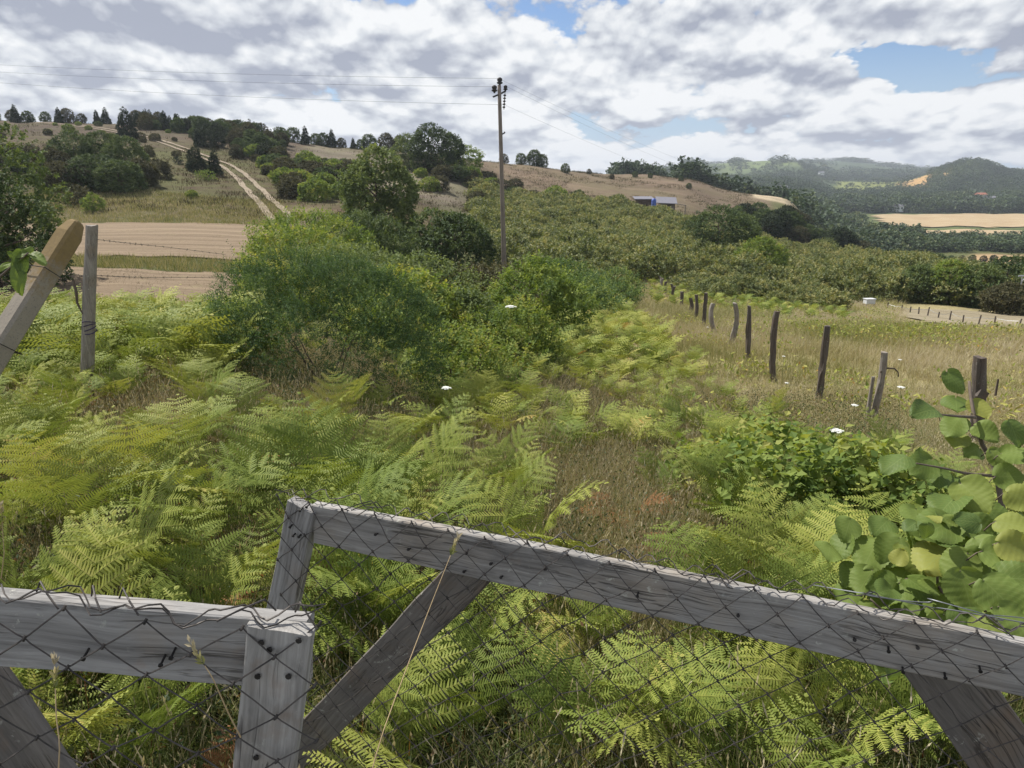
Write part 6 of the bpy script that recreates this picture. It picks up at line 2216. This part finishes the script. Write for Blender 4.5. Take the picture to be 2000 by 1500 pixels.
    # dark trees at the right edge in front of the orchard
    for px, D, w, h, mt, lab in ((1975, 44, 3.4, 1.9, 'brownbush', 'brownish bush at the right edge beside the mown strip'), (1905, 49, 3.4, 3.0, 'willow', 'grey green orchard edge tree left of the steel frame'), (1850, 50, 3.2, 3.0, 'bramble', 'bright green orchard edge tree above the thin wire fence'), (1960, 50, 4.0, 3.6, 'oak', 'dark orchard edge tree behind the steel frame'), (2040, 47, 4.0, 3.6, 'oak', 'dark orchard edge tree cut by the right picture edge'), (1790, 51, 3.0, 2.6, 'willow', 'grey green orchard edge tree right of the white box')):
        tree('edge_tree', px, D, w, h, mt, lab, int(380 * w), 8, 0.13, 'trees along the orchard edge', 0.02, 12, seed=int(px))
    # small plantation rows in the valley foreground
    for r_ in range(3):
        for i in range(13):
            px = 1838 + i * 21 + r_ * 9
            D = 170 + r_ * 16
            k = int(g.integers(0, 4))
            put(po[k], ('pl', k), 'young_tree', px, D, g.uniform(0.45, 0.65), 'young tree in the planted rows on bare red ground', 'tree', 'young trees in the planted rows')


trees()


# ------------------------------------------------------------------ far woods (uncountable)
def far_woods():
    g = np.random.default_rng(111)
    var = []
    for v in range(5):
        L = lobed(g, 1.0, 1.0, 7, 0.5, 1.0)
        Q, T = crown(g, L, 52, 4, 0.16, 0.15, 0.12, 0.5, 0.25, 1.7, 0.02, 0.05, -0.8)
        var.append((Q, T))

    def wood(label, px, D, w, h, shift):
        P = gp(px, D)
        n = len(P)
        sc = np.stack([w, w, h], 1)
        tag(link('far_wood', scatter('far_wood', var, P, g.uniform(0, 6.28, n), sc, M['farwood'], shift)), label, 'wood', kind='stuff')
    # wooded slopes of the middle hills
    n = 5200
    px = g.uniform(1180, 2100, n); D = 640 * (1500 / 640) ** g.random(n)
    keep = ~((px > 1600) & (px < 1815) & (D > 860) & (D < 1250) & (g.random(n) < 0.88))
    keep &= ~((D > 1150) & (px < 1560) & (g.random(n) < 0.8))
    keep &= (px > 1290) | (D < 900)
    px, D = px[keep], D[keep]; m_ = len(px)
    sz = g.uniform(5, 10, m_)
    wood('dark woods on the slopes of the middle hills', px, D, sz * 1.2, sz * 0.8, (fbm(px / 70, D / 120, 3, 2) - 0.5) * 1.1 + g.normal(size=m_) * 0.12)
    n = 1500
    px = g.uniform(1320, 2100, n); D = g.uniform(1450, 2650, n)
    k_ = fbm(px / 45, D / 160, 3, 61) > 0.53
    px, D = px[k_], D[k_]; n = len(px)
    sz = g.uniform(9, 17, n)
    wood('patches of wood on the farthest blue hills', px, D, sz * 1.8, sz * 0.8, g.normal(size=n) * 0.15)
    n = 1500
    px = g.uniform(1560, 2100, n); D = g.uniform(535, 680, n)
    px[:350] = g.uniform(1420, 1620, 350); D[:350] = g.uniform(300, 560, 350)
    sz = g.uniform(5, 12, n)
    wood('trees along the far side of the orange valley field', px, D, sz * 1.1, sz * 0.9, g.normal(size=n) * 0.2 + 0.12)
    n = 260
    px = g.uniform(1200, 1290, n); D = g.uniform(300, 420, n)
    sz = g.uniform(5, 7, n)
    wood('dark wood top showing over the brown field crest', px, D, sz, sz * 1.15, g.normal(size=n) * 0.12 - 0.15)
    n = 900
    px = g.uniform(1330, 1580, n); D = g.uniform(250, 430, n)
    sz = g.uniform(4, 8, n)
    wood('woodland below the end of the brown field', px, D, sz * 1.2, sz, g.normal(size=n) * 0.2 - 0.05)
    n = 420
    px = g.uniform(1780, 2120, n); D = g.uniform(240, 300, n)
    sz = g.uniform(2.0, 4.0, n)
    wood('low hedge growth before the orange valley field', px, D, sz * 1.6, sz, g.normal(size=n) * 0.15 + 0.15)
    n = 420
    px = g.uniform(1560, 1790, n); D = g.uniform(215, 430, n)
    k_ = (px < 1690) | (D < 320)
    px, D = px[k_], D[k_]; n = len(px)
    sz = g.uniform(3, 7, n)
    wood('mixed trees on the valley side before the orange field', px, D, sz * 1.2, sz, g.normal(size=n) * 0.2 + 0.1)
    n = 300
    px = g.uniform(1680, 2100, n); D = g.uniform(118, 150, n)
    sz = g.uniform(2.0, 3.4, n)
    n2 = n
    wood('far row of the orchard falling to the valley', px, D, sz * 1.2, sz * 0.8, g.normal(size=n2) * 0.12 + 0.2)


far_woods()


# ------------------------------------------------------------------ small built things
def box_child(name, parent, c, size, mat, rot=None):
    G = Geo()
    G.box(c, size, rot)
    return link(name, G.mesh(name, mat), parent)


def house(px, D, w, d, h, wall, roof, label, rot=0.2, base_lift=0.0):
    P = gp(px, D)
    e = empty('house', (P[0], P[1], P[2] + base_lift))
    e.rotation_euler = (0, 0, rot)
    tag(e, label, 'house')
    box_child('wall', e, (0, 0, h / 2 - 0.5), (w, d, h + 1), M[wall])
    o, rh = 0.5, h * 0.45
    V = np.array([(-w / 2 - o, -d / 2 - o, h), (w / 2 + o, -d / 2 - o, h), (w / 2 + o, d / 2 + o, h), (-w / 2 - o, d / 2 + o, h), (-w / 2 - o, 0, h + rh), (w / 2 + o, 0, h + rh)])
    V[:, 2] += 0.02
    link('roof', raw_mesh('roof', V, [np.array([(0, 1, 5, 4), (2, 3, 4, 5), (3, 2, 1, 0)]), np.array([(0, 4, 3), (1, 2, 5)])], M[roof]), e)
    for i in range(max(2, int(w / 3.5))):
        x = -w / 2 + (i + 0.5) * w / max(2, int(w / 3.5))
        box_child('window', e, (x, -d / 2 - 0.03, h * 0.55), (1.2, 0.08, 1.3), M['dark'])
    return e


def built():
    g = np.random.default_rng(121)
    # shed with grey roof and a blue tank at the top of the orchard
    P = gp(1300, 133)
    e = empty('shed', (P[0], P[1], P[2]))
    e.rotation_euler = (0, 0, -0.12)
    tag(e, 'low open shed with a grey sheet roof at the top of the orchard', 'shed')
    w, d, h = 2.9, 2.4, 1.2
    H0 = 0.45
    box_child('wall', e, (0.4, 1.2, H0 + h / 2 - 0.9), (w * .9, 0.15, h + 1.8), M['shedwood'])
    for x in (-w / 2 + .2, -0.6, 0.9, w / 2 - .2):
        box_child('post', e, (x, -d / 2, H0 + h / 2 - 0.95), (0.16, 0.16, h + 1.9), M['shedwood'])
    V = np.array([(-w / 2 - .4, -d / 2 - .5, H0 + h), (w / 2 + .4, -d / 2 - .5, H0 + h - 0.15), (w / 2 + .4, d / 2 + .4, H0 + h + 0.85), (-w / 2 - .4, d / 2 + .4, H0 + h + 1.0)])
    V2 = np.concatenate([V, V - [0, 0, 0.1]])
    link('roof', raw_mesh('roof', V2, np.array([(0, 1, 2, 3), (7, 6, 5, 4), (0, 4, 5, 1), (1, 5, 6, 2), (2, 6, 7, 3), (3, 7, 4, 0)]), M['roof_grey']), e)
    box_child('lean_to', e, (w / 2 + 1.1, 0, H0 + h * 0.72), (2.0, d * .8, 0.12), M['shedwood'], Matrix.Rotation(0.18, 3, 'Y'))
    box_child('post', e, (w / 2 + 1.9, -d * .35, H0 + h * 0.3 - 0.6), (0.14, 0.14, h * .75 + 1.2), M['shedwood'])
    P = gp(1276, 131)
    G = Geo()
    G.tube([(0, 0, -1.2), (0, 0, 0.0), (0, 0, 0.7), (0, 0, 1.3), (0, 0, 1.45), (0, 0, 1.5), (0, 0, 1.58)], [0.4, 0.42, 0.42, 0.42, 0.3, 0.15, 0.15], 20)
    for z in (0.3, 0.7, 1.1):
        G.tube([(0, 0, z - 0.05), (0, 0, z), (0, 0, z + 0.05)], [0.42, 0.46, 0.42], 20)
    e = tag(link('water_tank', G.mesh('water_tank', M['blue'], True)), 'blue plastic water tank left of the shed', 'water tank')
    e.location = tuple(P + np.array([0, 0, 0.7]))
    # grey sheet-roofed store left of the tank
    P = gp(1256, 137)
    e = empty('store', tuple(P))
    tag(e, 'long low store with pale grey sheet roof left of the blue tank', 'shed')
    box_child('wall', e, (0, 0, 0.6), (3.2, 2.4, 1.0), M['bark'])
    V = np.array([(-1.8, -1.5, 1.2), (1.8, -1.5, 1.2), (1.8, 1.5, 1.6), (-1.8, 1.5, 1.6)])
    V2 = np.concatenate([V, V - [0, 0, 0.08]])
    link('roof', raw_mesh('roof', V2, np.array([(0, 1, 2, 3), (7, 6, 5, 4), (0, 4, 5, 1), (1, 5, 6, 2), (2, 6, 7, 3), (3, 7, 4, 0)]), M['roof_grey']), e)
    # white box on legs at the orchard edge
    P = gp(1696, 46)
    e = empty('white_box', tuple(P))
    e.rotation_euler = (0, 0, 0.12)
    e.scale = (0.8, 0.8, 0.8)
    tag(e, 'white lidded box on short legs at the orchard edge', 'box')
    B = Matrix.Rotation(0.07, 3, 'Y')
    box_child('box_body', e, (0, 0, 0.52), (0.74, 0.5, 0.36), M['white'])
    box_child('lid', e, (0, 0, 0.735), (0.82, 0.58, 0.05), M['white'])
    for x in (-.33, .33):
        for y in (-.2, .2):
            box_child('leg', e, (x, y, 0.12), (0.05, 0.05, 0.44), M['shedwood'])
    # thin stakes of the wire fence on the right
    st = [(1733, 577, 592), (1761, 579, 592), (1777, 581, 594), (1794, 585, 600), (1811, 585, 603), (1832, 591, 604), (1854, 594, 613), (1880, 601, 617), (1910, 603, 623), (1941, 611, 633), (1987, 623, 645)]
    prev = None
    Ds = np.linspace(44, 33.5, len(st))
    labs = ['farthest', 'second farthest', 'third farthest', 'fourth farthest', 'fifth farthest', 'middle', 'fifth nearest', 'fourth nearest', 'third nearest', 'second nearest', 'nearest']
    tops = []
    for i, ((px, t, b), D) in enumerate(zip(st, Ds)):
        B = gp(px, D)
        h = (b - t) / F * D * 1.05
        G = Geo()
        lx = g.normal() * 0.03 + (0.12 if i == 10 else 0)
        G.tube([(0, 0, -0.2), (lx * .5, 0, h * .5), (lx, 0, h)], [0.042, 0.038, 0.034], 7)
        o = tag(link('fence_stake', G.mesh('fence_stake', M['post'])), 'thin dark fence stake by the mown strip, %s of its row' % labs[i], 'fence stake', 'stakes of the wire fence')
        o.location = tuple(B)
        tops.append(B + np.array([lx, 0, h]))
    G = Geo()
    for a, b in zip(tops[:-1], tops[1:]):
        for f in (0.12, 0.45):
            G.tube([a - [0, 0, f], (a + b) / 2 - [0, 0, f + 0.04], b - [0, 0, f]], 0.008, 4)
    tag(link('fence_wire', G.mesh('fence_wire', M['wire_new'])), 'slack wires strung along the thin dark fence stakes', 'wire')
    # steel frame at the right edge
    P = gp(1992, 42.5)
    e = empty('steel_frame', tuple(P))
    tag(e, 'galvanised steel frame with a hooped arm at the right picture edge', 'frame')
    z0 = float(atD(1990, 539, 42.5)[2] - P[2])
    G = Geo(); G.tube([(-0.55, 0, z0), (1.6, 0, z0 + 0.05)], 0.05, 8)
    link('top_bar', G.mesh('top_bar', M['steel']), e)
    G = Geo()
    a = np.linspace(-0.3, math.pi, 12)
    G.tube(np.stack([0.0 + 0.32 * np.cos(a), 0 * a, z0 - 0.45 + 0.32 * np.sin(a)], -1), 0.03, 6)
    G.tube([(-0.35, 0, z0 - 0.05), (-0.3, 0, z0 - 0.5)], 0.03, 6)
    link('hoop', G.mesh('hoop', M['steel']), e)
    G = Geo(); G.tube([(1.2, 0, -0.2), (1.2, 0, z0 + 0.03)], 0.05, 8)
    link('upright', G.mesh('upright', M['steel']), e)
    # heaps beside the thin fence
    # houses in the valley
    house(1461, 470, 5, 4, 2.2, 'white', 'white', 'white roofed barn among the dark trees above the pale field end', 0.1, 3)
    house(1603, 1250, 8, 6, 3.5, 'white', 'roof_grey', 'distant white block on the slope under the blue hills', 0.1, 5)
    house(1528, 640, 5, 4, 2.5, 'plaster', 'roof_grey', 'small pale house above the dark wood in mid valley', 0.3, 7)
    house(1752, 540, 6, 5, 3, 'white', 'roof_grey', 'white house behind the left end of the orange field', 0.2, 2)
    house(1762, 600, 11, 7, 3, 'plaster', 'roof_grey', 'long pale farm building above the orange field', 0.1, 4)
    house(1886, 600, 8, 6, 4, 'white', 'roof_grey', 'white walled house in the trees right of the long farm building', -0.1, 4)
    house(1912, 640, 7, 6, 4, 'plaster', 'roof_red', 'pale house with a red roof in the trees', 0.1, 5)
    house(1930, 610, 8, 6, 3.5, 'plaster', 'roof_grey', 'grey roofed house at the right end of the valley hamlet', 0.15, 5)


built()


# ------------------------------------------------------------------ the air
def haze():
    m_ = bpy.data.materials.new('haze')
    m_.use_nodes = True
    t = m_.node_tree
    t.nodes.clear()
    k = NT(t)
    out = t.nodes.new('ShaderNodeOutputMaterial')
    v = k.n('ShaderNodeVolumePrincipled', {'Color': (0.80, 0.87, 0.98, 1), 'Density': 0.00023, 'Anisotropy': 0.2})
    k.link(v.outputs[0], out.inputs['Volume'])
    G = Geo()
    G.box((0, 1680, -8), (11800, 3440, 190))
    tag(link('haze', G.mesh('haze', m_)), 'thin bluish haze over the valley and the far hills', 'haze', kind='stuff')


haze()
